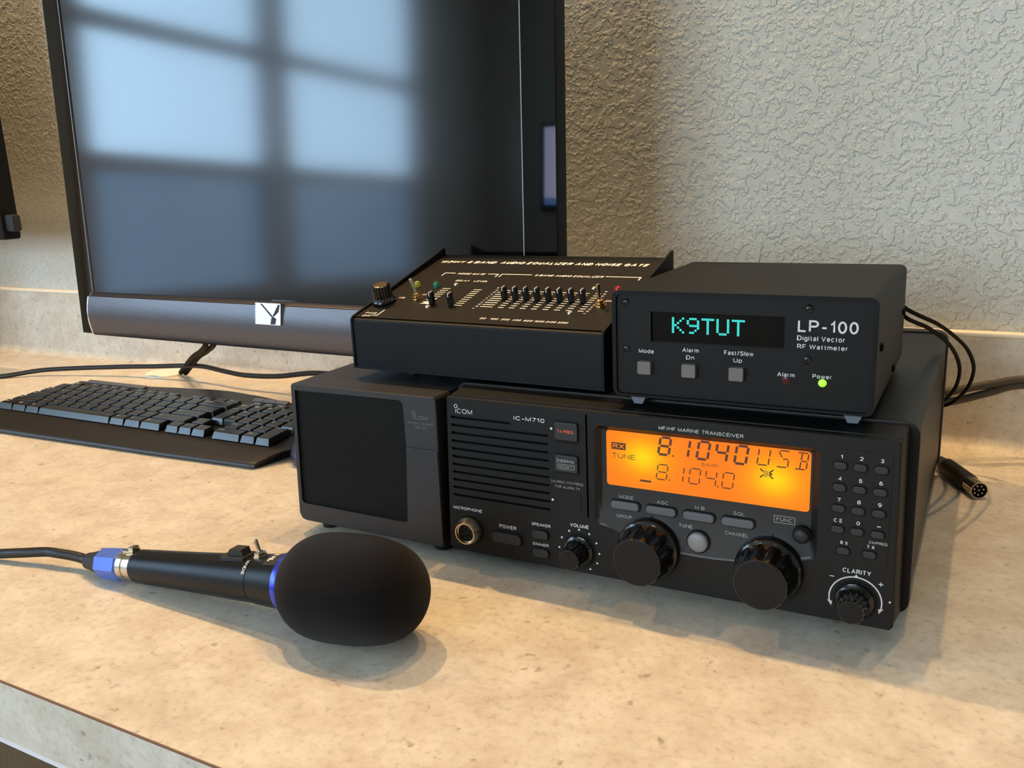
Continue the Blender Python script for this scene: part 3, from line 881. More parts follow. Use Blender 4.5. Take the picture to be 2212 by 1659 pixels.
button('small_button', 65.2, 77.2, 17.2, 23.4, 2.7, 2.2, M['key_dark'])
button('keypad_plate', 255.3, 287.4, 48.2, 116.4, 3.0, 0.3, M['bezel'])
for kx in (260.5, 270.9, 281.7):
    for kz in (106.9, 94.0, 81.5, 69.0):
        button('key', kx - 3.7, kx + 3.5, kz - 2.1, kz + 2.3, 2.0, 1.6, M['key_dark'])
for kx in (264.1, 278.1):
    button('key', kx - 3.7, kx + 3.5, 56.4 - 2.1, 56.4 + 2.3, 2.0, 1.6, M['key_dark'])
for xl, xr in ((122.9, 142.1), (146.6, 166.0), (170.5, 190.0), (194.4, 213.9)):
    x0, z0 = back(xl, 61.2, 3)
    x1, z1 = back(xr, 66.7, 3)
    MB().prism(well(x0 - .5, x1 + .7, z0 - .6, z1 + .6, 2.7), .0022, .004).build('button_well', M['dark'], rad, 0)
    b = MB()
    b.prism(well(x0, x1, z0, z1, 2.4), .0008, .0045, .0009, 3)
    b.build('soft_key', M['key_grey'], rad, 40)
for cx_, cz_, r_, mt, nm in ((180.1, 47.4, 6.5, 'tune_grey', 'tune_button'), (241.0, 62.1, 4.3, 'key_dark', 'function_button')):
    x, z = back(cx_, cz_, 1.5)
    MB().lathe([(0, (r_ + 1.0) * mm), (.0025, (r_ + 1.0) * mm)], (x * mm, .0004, z * mm), (0, 1, 0), 36).build('button_rim', M['dark'], rad)
    MB().lathe([(.004, r_ * mm), (-.0006, r_ * mm), (-.0018, r_ * .86 * mm), (-.0023, r_ * .5 * mm), (-.0025, 0)], (x * mm, 0, z * mm), (0, 1, 0), 36).build(nm, M[mt], rad, 60)

# knobs
def knob(name, x, z, rs, prof, nfl, dep, index=False):
    k = MB().lathe([(.001, rs * mm)] + [(-a * mm, b_ * mm, f_) for a, b_, f_ in prof], (x * mm, 0, z * mm), (0, 1, 0), 120, nfl, dep * mm).build(name, M['gloss_black'], rad, 40)
    tip, rt = prof[-1][0], prof[-1][1]
    MB().lathe([(-tip * mm + .0003, (rt - .2) * mm), (-tip * mm - .0003, (rt - .5) * mm), (-tip * mm - .0004, 0)], (x * mm, 0, z * mm), (0, 1, 0), 60).build('knob_cap', M['knob_face'], k, 40)
    return k
big = [(0.6, 20.2, 0), (3.2, 20.0, 0), (4.2, 19.3, 0), (4.6, 18.2, 0), (5.6, 17.7, 0.25), (9, 17.2, 1), (19.5, 16.2, 1), (22, 15.9, .5), (23.0, 15.3, 0)]
knob('tuning_knob', 148.0, 37.0, 20.2, big, 12, 1.9)
knob('tuning_knob', 222.9, 37.0, 20.2, big, 12, 1.9)
sm = [(0.5, 10.6, 0), (2.0, 10.4, 0), (2.6, 9.0, 0), (3.2, 8.4, 0), (4.5, 8.2, 1), (14, 7.5, 1), (16, 7.3, .5), (16.8, 6.8, 0)]
for nm, x, z in (('volume_knob', 99.2, 27.0), ('clarity_knob', 271.7, 27.2)):
    MB().lathe([(0.0005, .0119), (-.0005, .0119), (-.0006, .0105)], (x * mm, 0, z * mm), (0, 1, 0), 40).build('knob_seat', M['dark'], rad)
    k = knob(nm, x, z, 10.6, sm, 14, 0.9)
    ix = MB()
    ix.box((x - .35) * mm, (x + .35) * mm, -.01735, -.0168, (z + 1.5) * mm, (z + 5.5) * mm)
    ix.build('index_line', M['dark'], k, 0)
# index notch above the big knobs
for x in (148.5, 223.4):
    tk = MB()
    quad(tk, [(x - .9, 56.6), (x + .9, 56.6), (x + .6, 58.6), (x - .3, 58.4)], on_front(-0.1))
    tk.build('index_mark', M['dark'], rad, 0)

# microphone socket
mc = MB().lathe([(.003, .0102), (-.002, .0102), (-.0035, .0098), (-.0072, .0082), (-.008, .0078), (-.008, .0070), (-.0062, .0068), (-.006, .0062)], (.0150, 0, .0276), (0, 1, 0), 48, cap=False).build('microphone_socket', M['nickel'], rad, 40)
MB().lathe([(-.0055, 0), (-.0055, .0068), (.002, .0068)], (.0150, 0, .0276), (0, 1, 0), 36).build('socket_insert', M['dark'], mc)
pins = MB()
for k in range(8):
    a = 2 * PI * k / 7
    rr = 0 if k == 7 else .0042
    pins.lathe([(-.0058, 0), (-.0058, .0007), (-.005, .0007)], (.0150 + rr * math.cos(a), 0, .0276 + rr * math.sin(a)), (0, 1, 0), 10)
pins.build('socket_pins', M['key_dark'], mc)

# printed lettering on the panel
T = MB()
ring(T, 8.8, 117.9, 1.25, 0.45, P0, n=20)
write(T, '\u0131COM', 8.2, 21.8, 113.0, 3.4, P0)
T.build('brand_lettering', M['print_white'], rad, 0)
T = MB()
write(T, 'IC-M710', 53.7, 76.7, 112.6, 2.9, P0, bold=0.018)
T.build('model_lettering', M['print_white'], rad, 0)
T = MB()
write(T, 'MF/HF MARINE TRANSCEIVER', 154.5, 206.2, 116.7, 2.2, P0)
T.build('title_lettering', M['print_white'], rad, 0)
T = MB()
dot(T, 81.4, 109.5, 0.85, P0)
T.build('indicator_dot', M['print_white'], rad, 0)
T = MB()
dot(T, 80.9, 60.1, 0.85, P0)
T.build('indicator_dot', M['print_white'], rad, 0)
T = MB()
write(T, 'MICROPHONE', 2.0, 25.6, 42.0, 2.2, P0, bold=0.015)
write(T, 'POWER', 39.0, 52.3, 33.3, 2.7, P0, bold=0.01)
write(T, 'SPEAKER', 64.4, 78.6, 39.4, 2.1, P0, bold=0.01)
write(T, 'DIMMER', 65.0, 76.7, 25.1, 2.0, P0, bold=0.01)
T.build('control_lettering', M['print_white'], rad, 0)
T = MB()
write(T, 'VOLUME', 93.2, 106.6, 43.2, 2.5, P0, bold=0.015)
for x, z in ((84.7, 26.8), (86.8, 34.2), (92.3, 39.7), (99.6, 41.7), (106.8, 39.8), (111.8, 34.2), (113.7, 27.0), (112.1, 20.0), (107.1, 14.9)):
    dot(T, x, z, 0.72, P0)
T.build('volume_scale', M['print_white'], rad, 0)
T = MB()
P1 = on_front(-0.45)
for s, x, z in (('1', 260.8, 112.2), ('2', 271.2, 112.2), ('3', 281.8, 112.2), ('4', 260.5, 99.3), ('5', 271.2, 99.3), ('6', 281.8, 99.3), ('7', 260.4, 86.7), ('8', 271.0, 86.7), ('9', 281.8, 86.7), ('0', 271.2, 74.2)):
    w_ = 0.65 if s == '1' else 0.95
    write(T, s, x - w_, x + w_, z - 1.15, 2.3, P1, bold=0.02)
write(T, 'C E', 258.2, 262.8, 73.2, 2.2, P1, bold=0.02)
stroke(T, 281.0, 73.9, 283.0, 73.9, 0.5, P1)
write(T, 'R X', 262.3, 266.3, 60.2, 2.1, P1, bold=0.02)
write(T, 'T X', 276.4, 280.4, 60.1, 2.1, P1, bold=0.02)
write(T, 'CH/FREQ', 277.4, 286.8, 63.2, 1.6, P1)
T.build('keypad_lettering', M['print_white'], rad, 0)
T = MB()
write(T, 'CLARITY', 264.2, 279.4, 43.3, 2.8, P0, bold=0.015)
stroke(T, 257.4, 39.7, 259.9, 39.7, 0.5, P0)
stroke(T, 283.6, 39.4, 286.1, 39.4, 0.5, P0)
stroke(T, 284.85, 38.2, 284.85, 40.7, 0.5, P0)
ring(T, 271.7, 27.1, 14.2, 0.75, P0, -14, 194, 44)
quad(T, [(256.6, 24.6), (259.4, 24.0), (258.9, 21.2)], P0)
quad(T, [(284.2, 24.0), (287.0, 24.6), (284.6, 21.2)], P0)
quad(T, [(270.4, 41.4), (272.9, 41.4), (271.7, 43.0)], P0)
dot(T, 290.0, 29.5, 0.6, P0)
T.build('clarity_scale', M['print_white'], rad, 0)
T = MB()
def PF(u, v):
    yy = YR if v > 72 else 0.6 + (YR - 0.6) * max(0.0, (v - 38) / 34)
    x, z = back(u, v, yy)
    return Vector((x * mm, (yy - .25) * mm, z * mm))
write(T, 'MODE', 128.2, 138.0, 68.3, 2.3, PF)
write(T, 'AGC', 153.4, 161.0, 68.3, 2.3, PF)
write(T, 'N B', 177.7, 183.7, 68.3, 2.3, PF)
write(T, 'SQL', 201.3, 208.2, 68.3, 2.3, PF)
write(T, 'GROUP', 126.4, 136.8, 55.1, 2.2, PF)
write(T, 'TUNE', 167.5, 176.3, 55.2, 2.3, PF, bold=0.01)
write(T, 'CHANNEL', 196.5, 210.6, 55.0, 2.3, PF)
write(T, 'FUNC', 226.5, 235.7, 68.6, 2.3, PF)
frame_box(T, 225.2, 236.9, 67.6, 71.9, 0.3, PF)
T.build('soft_key_lettering', M['print_grey'], rad, 0)
T = MB()
PB = on_front(-2.35)
write(T, '2182KHz', 85.6, 98.0, 88.0, 2.2, PB, bold=0.015)
write(T, 'RESET', 87.4, 97.2, 84.3, 1.6, PB)
frame_box(T, 86.4, 98.2, 83.6, 86.7, 0.3, PB)
write(T, '[ALARM] + [TX FREQ]', 80.4, 103.0, 72.6, 1.7, P0)
write(T, 'FOR ALARM TX', 83.0, 100.8, 69.3, 1.7, P0)
T.build('alarm_lettering', M['print_grey'], rad, 0)
T = MB()
write(T, 'TX FREQ', 86.6, 98.2, 108.0, 2.1, PB, bold=0.012)
T.build('red_lettering', M['print_red'], rad, 0)

# ------------------------------------------------------------------ external speaker
sp = thing('external_speaker', 'small square black desktop speaker left of the radio', 'speaker', (0, 0, 0), 0.0078)
fo = [(-139.8, 119.5), (-138.2, 121.5), (-9.8, 121.7), (-8.4, 120.0), (-9.2, 11.2), (-10.4, 10.3), (-138.0, 10.8), (-142.0, 12.2), (-144.0, 16.5)]
gl = [(-136.4, 117.2)] + arcpts(-40.0, 113.6, 4.2, 90, 0, 4) + [(-35.4, 85.0)] + arcpts(-42.5, 27.6, 3.6, 0, -90, 4) + arcpts(-136.6, 28.6, 3.8, 270, 180, 4)
f = MB()
f.add(plate(fo, [gl], 0.0, 3.0), Matrix.Scale(mm, 4))
nb = [(x + (0.6 if x > -75 else -0.6), z + (0.6 if z > 60 else -0.6)) for x, z in fo]
rim(f, fo, 0, nb, 0.6)
rim(f, nb, 0.6, nb, 118.0)
f.bm.faces.new([f.bm.verts.new((x * mm, .118, z * mm)) for x, z in nb])
bmesh.ops.remove_doubles(f.bm, verts=f.bm.verts[:], dist=1e-6)
bmesh.ops.recalc_face_normals(f.bm, faces=f.bm.faces[:])
f.build('cabinet', M['bezel_light'], sp, 30)
b = MB()
gi = [(x * mm, z * mm) for x, z in gl]
b.bm.faces.new([b.bm.verts.new((x, .0022, z)) for x, z in gi])
bmesh.ops.recalc_face_normals(b.bm, faces=b.bm.faces[:])
b.box(-.1385, -.034, .0026, .004, .024, .1185)
b.build('grille', M['speaker_mesh'], sp, 0)
b = MB()
b.prism([(-.0352, .0838), (-.0086, .0838), (-.0082, .1205), (-.0352, .1205)], -.0001, .0008)
b.box(-.0352, -.0082, -.0011, .0006, .0110, .0832, .0006)
b.build('front_badge_panel', M['bezel_light'], sp, 30)
for fx, fy in ((-.13, .02), (-.022, .02), (-.13, .1), (-.022, .1)):
    MB().lathe([(0, .007), (.0102, .008)], (fx, fy, 0), (0, 0, 1), 20).build('foot', M['rubber'], sp)
T = MB()
PS = on_front(-0.2)
ring(T, -26.8, 109.4, 1.3, 0.45, PS, n=20)
write(T, '\u0131COM', -27.3, -15.4, 105.0, 3.0, PS)
write(T, 'EXTERNAL SPEAKER', -32.2, -10.8, 101.6, 1.4, PS)
write(T, 'SP-21', -26.5, -16.6, 98.3, 1.9, PS)
T.build('lettering', M['print_dim'], sp, 0)
# ------------------------------------------------------------------ wattmeter
lp = thing('wattmeter', 'black boxed digital wattmeter with cyan display on top of the radio', 'meter', (0.1207, 0.0114, 0.1274), 0.0093)
LZ = 5.6
sh = MB()
oc = rrect(0, 154, LZ, LZ + 66.6, 4.5)
ic = rrect(2.6, 151.4, LZ + 1.6, LZ + 64.2, 3.0)
for ring_ in (oc, ic):
    pass
A0 = [sh.bm.verts.new((x * mm, 0, z * mm)) for x, z in oc]
A1 = [sh.bm.verts.new((x * mm, .158, z * mm)) for x, z in oc]
I0 = [sh.bm.verts.new((x * mm, 0, z * mm)) for x, z in ic]
I1 = [sh.bm.verts.new((x * mm, .010, z * mm)) for x, z in ic]
nn = len(oc)
for i in range(nn):
    j = (i + 1) % nn
    sh.bm.faces.new((A0[j], A0[i], A1[i], A1[j]))
    sh.bm.faces.new((A0[i], A0[j], I0[j], I0[i]))
    sh.bm.faces.new((I0[i], I0[j], I1[j], I1[i]))
sh.bm.faces.new(A1)
bmesh.ops.recalc_face_normals(sh.bm, faces=sh.bm.faces[:])
sh.build('cover', M['box_black'], lp, 40)
def lz(v):
    return v + LZ + 0.6
fpn = MB()
win_h = [(24.6, lz(34.8)), (104.4, lz(34.8)), (104.4, lz(53.5)), (24.6, lz(53.5))]
fpn.add(plate([(2.7, LZ + 1.8), (151.3, LZ + 1.8), (151.3, LZ + 64.0), (2.7, LZ + 64.0)], [win_h], 1.6, 2.2), Matrix.Scale(mm, 4))
fpn.build('front_panel', M['panel_black'], lp, 30)
M['vfd_glass'] = mat('dark_display_glass', (8, 8, 9), 0.08, spec=0.4)
dsp = MB().box(.0244, .1046, .0034, .005, lz(34.6) * mm, lz(53.7) * mm).build('display', M['vfd_glass'], lp, 0, label='black display window with cyan characters')
FONT = {'K': ('10001', '10010', '10100', '11000', '10100', '10010', '10001'), '9': ('01110', '10001', '10001', '01111', '00001', '00010', '01100'),
        'T': ('11111', '00100', '00100', '00100', '00100', '00100', '00100'), 'U': ('10001',) * 6 + ('01110',)}
vd = MB()
for ch, x0 in zip('K9TUT', (37.5, 46.7, 55.7, 64.7, 73.8)):
    for r_, row in enumerate(FONT[ch]):
        for c_, on in enumerate(row):
            if on == '1':
                x, z = x0 + c_ * 1.56, lz(50.4) - (r_ + 1) * 1.40
                # each segment is a 2 x 2 cluster of fine dots
                for a in (0, 1):
                    for b_ in (0, 1):
                        q = (x + a * .72, z + b_ * .66)
                        quad(vd, [q, (q[0] + .64, q[1]), (q[0] + .64, q[1] + .58), (q[0], q[1] + .58)], on_front(3.3))
vd.build('display_characters', M['vfd'], dsp, 0)
for x, z in ((8.7, 58.5), (8.8, 29.6), (117.5, 58.5), (117.5, 29.5)):
    s = MB().lathe([(.0018, .0021), (.0006, .0026), (-.0004, .0022), (-.0009, .0012), (-.001, 0)], (x * mm, .0015, lz(z) * mm), (0, 1, 0), 24).build('screw', M['steel_black'], lp, 60)
    c = MB()
    c.box((x - 1.1) * mm, (x + 1.1) * mm, .00035, .0012, (lz(z) - .28) * mm, (lz(z) + .28) * mm)
    c.box((x - .28) * mm, (x + .28) * mm, .00035, .0012, (lz(z) - 1.1) * mm, (lz(z) + 1.1) * mm)
    c.build('cross_slot', M['dark'], s, 0)
for x0 in (17.0, 45.1, 73.7):
    b = MB()
    b.prism([(x * mm, z * mm) for x, z in rrect(x0, x0 + 8.6, lz(14.6), lz(22.7), .9, 4)], -.0022, .002, .0004)
    b.build('push_button', M['button_grey'], lp, 40)
MB().lathe([(.002, .0022), (.0008, .0022), (.0004, .0015)], (.1058, 0.0008, lz(16.4) * mm), (0, 1, 0), 20).build('alarm_light', M['led_dark_red'], lp)
g = MB().lathe([(.002, .0031), (.0012, .003)], (.1261, 0.0004, lz(16.6) * mm), (0, 1, 0), 24).build('power_light', M['led_green_rim'], lp)
MB().lathe([(.0018, .0023), (.0006, .0022), (-.0002, .0014), (-.0004, 0)], (.1261, 0.0004, lz(16.6) * mm), (0, 1, 0), 20).build('lit_lens', M['led_green'], g, 60)
for x in (9.5, 137.0):
    b = MB()
    b.prism([(x * mm, LZ * mm + .0003), ((x + 11.6) * mm, LZ * mm + .0003), ((x + 8.6) * mm, 0), ((x + 3.0) * mm, 0)], .004, .016, .0004)
    b.build('foot', M['foot'], lp, 30)
    b = MB()
    b.prism([(x * mm, LZ * mm + .0003), ((x + 11.6) * mm, LZ * mm + .0003), ((x + 8.6) * mm, 0), ((x + 3.0) * mm, 0)], .138, .150, .0004)
    b.build('foot', M['foot'], lp, 30)
for y, z in ((.0166, 36.6), (.0939, 7.7), (.145, 36.0)):
    MB().lathe([(0, .0026), (.0012, .0024), (.0018, .0012), (.0018, 0)], (.154, y, (z + LZ) * mm), (1, 0, 0), 16).build('side_screw', M['cable_black'], lp)
for x, z in ((.149, 39.5), (.149, 34.0), (.06, 30)):
    MB().lathe([(0, .0048), (.011, .0046), (.012, .003), (.017, .0026)], (x, .158, (z + LZ) * mm), (0, 1, 0), 18).build('rear_socket', M['rubber'], lp)
T = MB()
PW = on_front(1.45)
write(T, 'LP-100', 111.6, 143.8, lz(45.3), 6.9, PW, bold=0.011)
write(T, 'Digital Vector', 111.5, 137.1, lz(40.4), 2.9, PW, bold=0.011)
write(T, 'RF Wattmeter', 111.6, 138.8, lz(35.7), 2.7, PW, bold=0.011)
T.build('title_lettering', M['print_white'], lp, 0)
T = MB()
write(T, 'Mode', 16.9, 26.6, lz(27.4), 2.6, PW, bold=0.011)
write(T, 'Alarm', 44.6, 54.7, lz(29.6), 2.6, PW, bold=0.011)
write(T, 'Dn', 47.1, 52.0, lz(25.1), 2.6, PW, bold=0.011)
write(T, 'Fast/Slow', 70.1, 87.2, lz(29.5), 2.7, PW, bold=0.011)
write(T, 'Up', 75.6, 80.7, lz(25.2), 2.6, PW, bold=0.011)
T.build('button_lettering', M['print_white'], lp, 0)
T = MB()
write(T, 'Alarm', 101.0, 110.8, lz(18.7), 2.6, PW, bold=0.011)
write(T, 'Power', 120.6, 131.0, lz(19.0), 2.5, PW, bold=0.011)
T.build('lettering', M['print_white'], lp, 0)

# ------------------------------------------------------------------ equalizer
eq = thing('audio_equalizer', 'black sloped audio equalizer box with sliders lying on the radio and the speaker', 'equalizer', (-0.1023, 0.0305, 0.1274), -0.0177)
EZ, EW, EH, ED, ET = 3.6, 210.8, 39.1, 130.4, 73.8
SWAP = Matrix(((0, 1, 0, 0), (1, 0, 0, 0), (0, 0, 1, 0), (0, 0, 0, 1)))
AL = math.atan2(ET - EH, ED)
cA, sA = math.cos(AL), math.sin(AL)
b = MB()
b.prism([(y * mm, (EZ + z) * mm) for y, z in ((0.6, 0), (0.3, EH - 3.2), (1.0, EH - 1.8), (2.6, EH - .9), (ED, ET - 1.2), (ED, 0))], 2.0 * mm, (EW - 2.0) * mm, 0, mtx=SWAP)
b.build('chassis', M['eq_front'], eq, 25)
lip = MB()
lip.box(.002, (EW - 2) * mm, -.0006, .003, (EZ - .6) * mm, (EZ + .7) * mm, .0003)
lip.build('bottom_lip', M['eq_front'], eq)
for xa, xb in ((0, 2.0), (EW - 2.0, EW)):
    b = MB()
    b.prism([(y * mm, (EZ + z) * mm) for y, z in ((-.6, -.6), (-.6, EH - 2), (1.2, EH + .4), (ED - 1, ET + 4.6), (ED + .6, ET + 4.6), (ED + .6, -.6))], xa * mm, xb * mm, .0004, mtx=SWAP)
    b.build('side_panel', M['box_black'], eq, 30)
def ET_(n_=0.3):
    def f(u, s):
        return Vector((u * mm, (s * cA - n_ * sA) * mm, (EZ + EH - .95 + s * sA + n_ * cA) * mm))
    return f
PE = ET_(0.35)
tp = MB()
F0, F1 = ET_(0.2), ET_(-1.0)
# top panel with real slider slots
slot_x = [56.0, 73.2] + [111.6 + 9.13 * k for k in range(8)]
b = bmesh.new()
edges = []
def lp_(pts):
    vs = [b.verts.new(F0(*p)) for p in pts]
    edges.extend([b.edges.new((vs[i], vs[(i + 1) % len(vs)])) for i in range(len(vs))])
    return vs
lp_([(2.1, 3.0), (EW - 2.1, 3.0), (EW - 2.1, 134.6), (2.1, 134.6)])
sl = [lp_([(x - .8, 28.6), (x + .8, 28.6), (x + .8, 64.4), (x - .8, 64.4)]) for x in slot_x]
bmesh.ops.triangle_fill(b, use_beauty=True, edges=edges, normal=(0, -sA, cA))
tp.add(b)
tp.build('top_panel', M['eq_top'], eq, 0)
for x in slot_x:
    sw = MB()
    quad(sw, [(x - 1.0, 28.4), (x + 1.0, 28.4), (x + 1.0, 64.6), (x - 1.0, 64.6)], ET_(0.12))
    sw.build('slider_slot', M['dark'], eq, 0)
# local frame of the sloped panel
PM = Matrix(((1, 0, 0, 0), (0, cA, -sA, 0), (0, sA, cA, (EZ + EH - .95) * mm), (0, 0, 0, 1)))
def slider(x, s):
    k = MB()
    k.box((x - 1.9) * mm, (x + 1.9) * mm, (s - 2.2) * mm, (s + 2.2) * mm, .0008, .0102, .0005, 2, PM)
    k.box((x - .6) * mm, (x + .6) * mm, (s - .6) * mm, (s + .6) * mm, -.001, .001, 0, 1, PM)
    ko = k.build('slider', M['slider_black'], eq)
    l = MB()
    l.box((x - .35) * mm, (x + .35) * mm, (s - 2.25) * mm, (s + 2.25) * mm, .0075, .01026, 0, 1, PM)
    l.build('slider_line', M['print_white'], ko, 0)
slider(56.0, 31.5); slider(73.2, 31.3)
for x in slot_x[2:]:
    slider(x, 46.3)
def pscrew(x, s):
    MB().lathe([(-.0005, .0022), (.0008, .0021), (.0014, .0012), (.0015, 0)], PM @ Vector((x * mm, s * mm, .0004)), (0, -sA, cA), 18).build('panel_screw', M['nickel'], eq, 60)
for x, s in ((53.9, 69.6), (55.2, 26.0), (173.2, 70.8), (174.0, 27.0)):
    pscrew(x, s)
def led(x, s, m):
    MB().lathe([(0, .0027), (.0022, .0026), (.0040, .0018), (.0048, 0)], PM @ Vector((x * mm, s * mm, .0002)), (0, -sA, cA), 20).build('indicator_light', M[m], eq, 70)
led(20.5, 64.0, 'led_yellow_off'); led(39.0, 64.0, 'led_green_off'); led(194.0, 66.0, 'led_red_off')
def toggle(x, s, dirv, L):
    o = PM @ Vector((x * mm, s * mm, .0002))
    up = Vector((0, -sA, cA))
    t = MB().lathe([(0, .0044), (.0008, .0044), (.0008, .0036), (.0026, .0036), (.0026, .0026), (.0046, .0024), (.005, .0012)], o, up, 24).build('toggle_switch', M['brass'], eq, 30)
    d = (PM.to_3x3() @ Vector(dirv)).normalized()
    MB().lathe([(0, .0009), (L * .4, .0011), (L * .85, .0016), (L * .97, .0014), (L, 0)], o + up * .004, d, 16).build('lever', M['nickel'], t, 60)
toggle(35.8, 40.0, (-.28, .12, 1), .0130)
toggle(190.6, 41.5, (-.02, .02, 1), .0125)
o = PM @ Vector((.0105, .031, .0004))
up = Vector((0, -sA, cA))
k = MB().lathe([(.0008, .0094), (.0020, .0095), (.0030, .0088), (.0040, .0080, .3), (.0044, .0078, 1), (.0135, .0073, 1), (.0142, .0070, .5), (.0145, .0064)], o, up, 96, 18, .0008).build('volume_knob', M['gloss_black'], eq, 40)
MB().lathe([(.0144, .0058), (.0149, .0056), (.0149, 0)], o, up, 32).build('knob_insert', M['brass'], k, 30)
for x, y, z0 in ((.034, .030, -5.2), (.034, .074, -5.2), (EW * mm - .012, .014, 0), (EW * mm - .012, .116, 0)):
    MB().lathe([(z0 * mm, .005), (EZ * mm - .0004, .0055)], (x, y, 0), (0, 0, 1), 20).build('foot', M['rubber'], eq)
T = MB()
SK = 0.26
write(T, 'W2IHY 8 BAND', 8.9, 63.6, 115.2, 5.0, PE, bold=0.046, shear=SK)
write(T, 'AUDIO EQUALIZER AND NOISE GATE', 68.0, 197.0, 115.2, 5.2, PE, bold=0.046, shear=SK)
T.build('title_lettering', M['print_cream'], eq, 0)
T = MB()
write(T, 'NOISE GATE', 41.4, 67.4, 90.6, 3.4, PE, bold=0.025, shear=SK)
write(T, 'DELAY', 48.6, 61.0, 76.4, 3.0, PE, bold=0.02, shear=SK)
write(T, 'LEVEL', 65.6, 78.6, 76.4, 3.0, PE, bold=0.02, shear=SK)
T2 = MB()
for a in ((28.3, 93.0, 39.0, 93.0), (28.8, 87.0, 28.8, 93.5), (70.1, 93.0, 80.2, 93.0), (79.7, 87.5, 79.7, 93.5), (82.6, 93.4, 110.1, 93.4), (83.1, 87.6, 83.1, 93.8), (172.5, 93.8, 201.0, 93.8), (200.5, 88.2, 200.5, 94.2)):
    stroke(T if a[0] < 82 else T2, *a, 1.1, PE)
write(T2, '8 BAND AUDIO EQUALIZER', 112.8, 170.6, 91.2, 3.4, PE, bold=0.025, shear=SK)
T.build('gate_lettering', M['print_cream'], eq, 0)
T = MB()
write(T, 'VOL', 17.6, 24.0, 39.2, 2.8, PE, bold=0.02, shear=SK)
write(T, 'ON', 35.4, 40.6, 47.0, 2.6, PE, bold=0.02, shear=SK)
write(T, 'PWR', 7.4, 17.6, 8.8, 2.8, PE, bold=0.02, shear=SK)
write(T, 'OFF', 7.8, 15.8, 3.9, 2.8, PE, bold=0.02, shear=SK)
stroke(T, 16.3, 7.0, 21.4, 7.0, 1.0, PE)
stroke(T, 20.9, 7.0, 20.9, 17.0, 1.0, PE)
T.build('power_lettering', M['print_cream'], eq, 0)
T = MB()
T3 = MB()
for k in range(9):
    s = 61.3 - k * 3.73
    if k < 5:
        stroke(T, 46.0, s, 53.6, s, 0.9, PE)
    else:
        stroke(T, 46.0 - .2 * k, s, 50.0, s, 0.9, PE)
    stroke(T3, 75.2, s, 82.3, s, 0.9, PE)
    s = 61.6 - k * 3.8
    stroke(T2, 98.4, s, 109.2, s, 0.95, PE)
    for q in range(7):
        x = slot_x[2 + q]
        stroke(T2, x + 2.3, s, x + 6.8, s, 0.95, PE)
    stroke(T2, 178.0, s, 182.4, s, 0.95, PE)
    lab = ('16', '12', '8', '4', '0', '4', '8', '12', '16')[k]
    w_ = .5 * (2.4 if len(lab) == 2 else 1.3)
    for xc in (95.4, 184.9):
        write(T2, lab, xc - w_, xc + w_, s - .9, 1.9, PE, shear=SK, bold=0.02)
quad(T, [(44.6, 31.0), (53.2, 31.0), (53.2, 44.0)], PE)
for xc in (94.6, 184.6):
    stroke(T2, xc - 1.0, 27.6, xc + 1.0, 27.6, .6, PE)
    stroke(T2, xc - 1.0, 66.0, xc + 1.0, 66.0, .6, PE)
    stroke(T2, xc, 65.0, xc, 67.0, .6, PE)
for lab, xc, w_ in (('50', 112.0, 2.3), ('100', 121.3, 3.1), ('200', 130.4, 3.3), ('400', 139.6, 3.4), ('800', 148.8, 3.4), ('1600', 157.4, 3.7), ('2400', 166.4, 3.8), ('3200', 175.4, 3.8)):
    write(T2, lab, xc - w_, xc + w_, 10.2, 2.7, PE, bold=0.02, shear=SK)
write(T2, 'ON', 190.6, 195.6, 48.6, 2.6, PE, bold=0.02, shear=SK)
T.build('gate_scale', M['print_cream'], eq, 0)
T3.build('gate_scale', M['print_cream'], eq, 0)
T2.build('band_lettering', M['print_cream'], eq, 0)

# ------------------------------------------------------------------ monitor
mo = thing('monitor', 'large black flat panel monitor with grey soundbar and chrome badge, on the wall', 'monitor', (-.6497, .1856, .1015))
mo.rotation_euler = (-.0375, 0, -.0109)
MW, MH = .650, .436
MB().box(0, MW, .0006, .022, -.001, MH, .003).build('housing', M['box_black'], mo)
fb = MB()
fb.add(plate([(0, 0), (650, 0), (650, 436), (0, 436)], [[(28, 50), (618.2, 50), (618.2, 408), (28, 408)]], 0.0, 0.6), Matrix.Scale(mm, 4))
fb.build('bezel', M['gloss_bezel'], mo, 0)
for xa in (.0272, .6180):
    MB().box(xa, xa + .0009, -.0003, .0006, .050, .408).build('bezel_edge', M['bezel_edge'], mo, 0)
MB().box(.0281, .0312, -.0001, .001, .0505, .4075).build('screen_border', M['gloss_bezel'], mo, 0)
MB().box(.0312, .6180, .0002, .0015, .0505, .4075).build('screen', M['screen'], mo, 0)
sb = MB()
prof = [(.0000, .0500), (-.0030, .0500), (-.0058, .0470)]
for k in range(11):
    t = k / 10
    prof.append((-.0064 - .0052 * math.sin(PI * (0.12 + .80 * t)), .0460 - .0440 * t))
prof += [(-.0055, -.0004), (0.0, -.0008)]
b = bmesh.new()
xs = [.0305 + (.6195 - .0305) * k / 60 for k in range(61)]
rows = [[b.verts.new((x, y, z)) for y, z in prof] for x in xs]
for A, B in zip(rows, rows[1:]):
    for i in range(len(prof) - 1):
        b.faces.new((A[i], A[i + 1], B[i + 1], B[i]))
bmesh.ops.recalc_face_normals(b, faces=b.faces[:])
sb.add(b)
sbo = sb.build('soundbar', M['soundbar'], mo, 50)
for xa, xb in ((.0285, .0306), (.6194, .6215)):
    b = MB()
    b.prism([(y, z) for y, z in prof], xa, xb, 0, mtx=SWAP)
    b.build('end_cap', M['chrome'], sbo, 30)
BT = Matrix.Translation((.324, -.0132, .038)) @ Matrix.Rotation(math.radians(-6), 4, 'X') @ Matrix.Translation((-.324, .0132, -.038))
lg = MB()
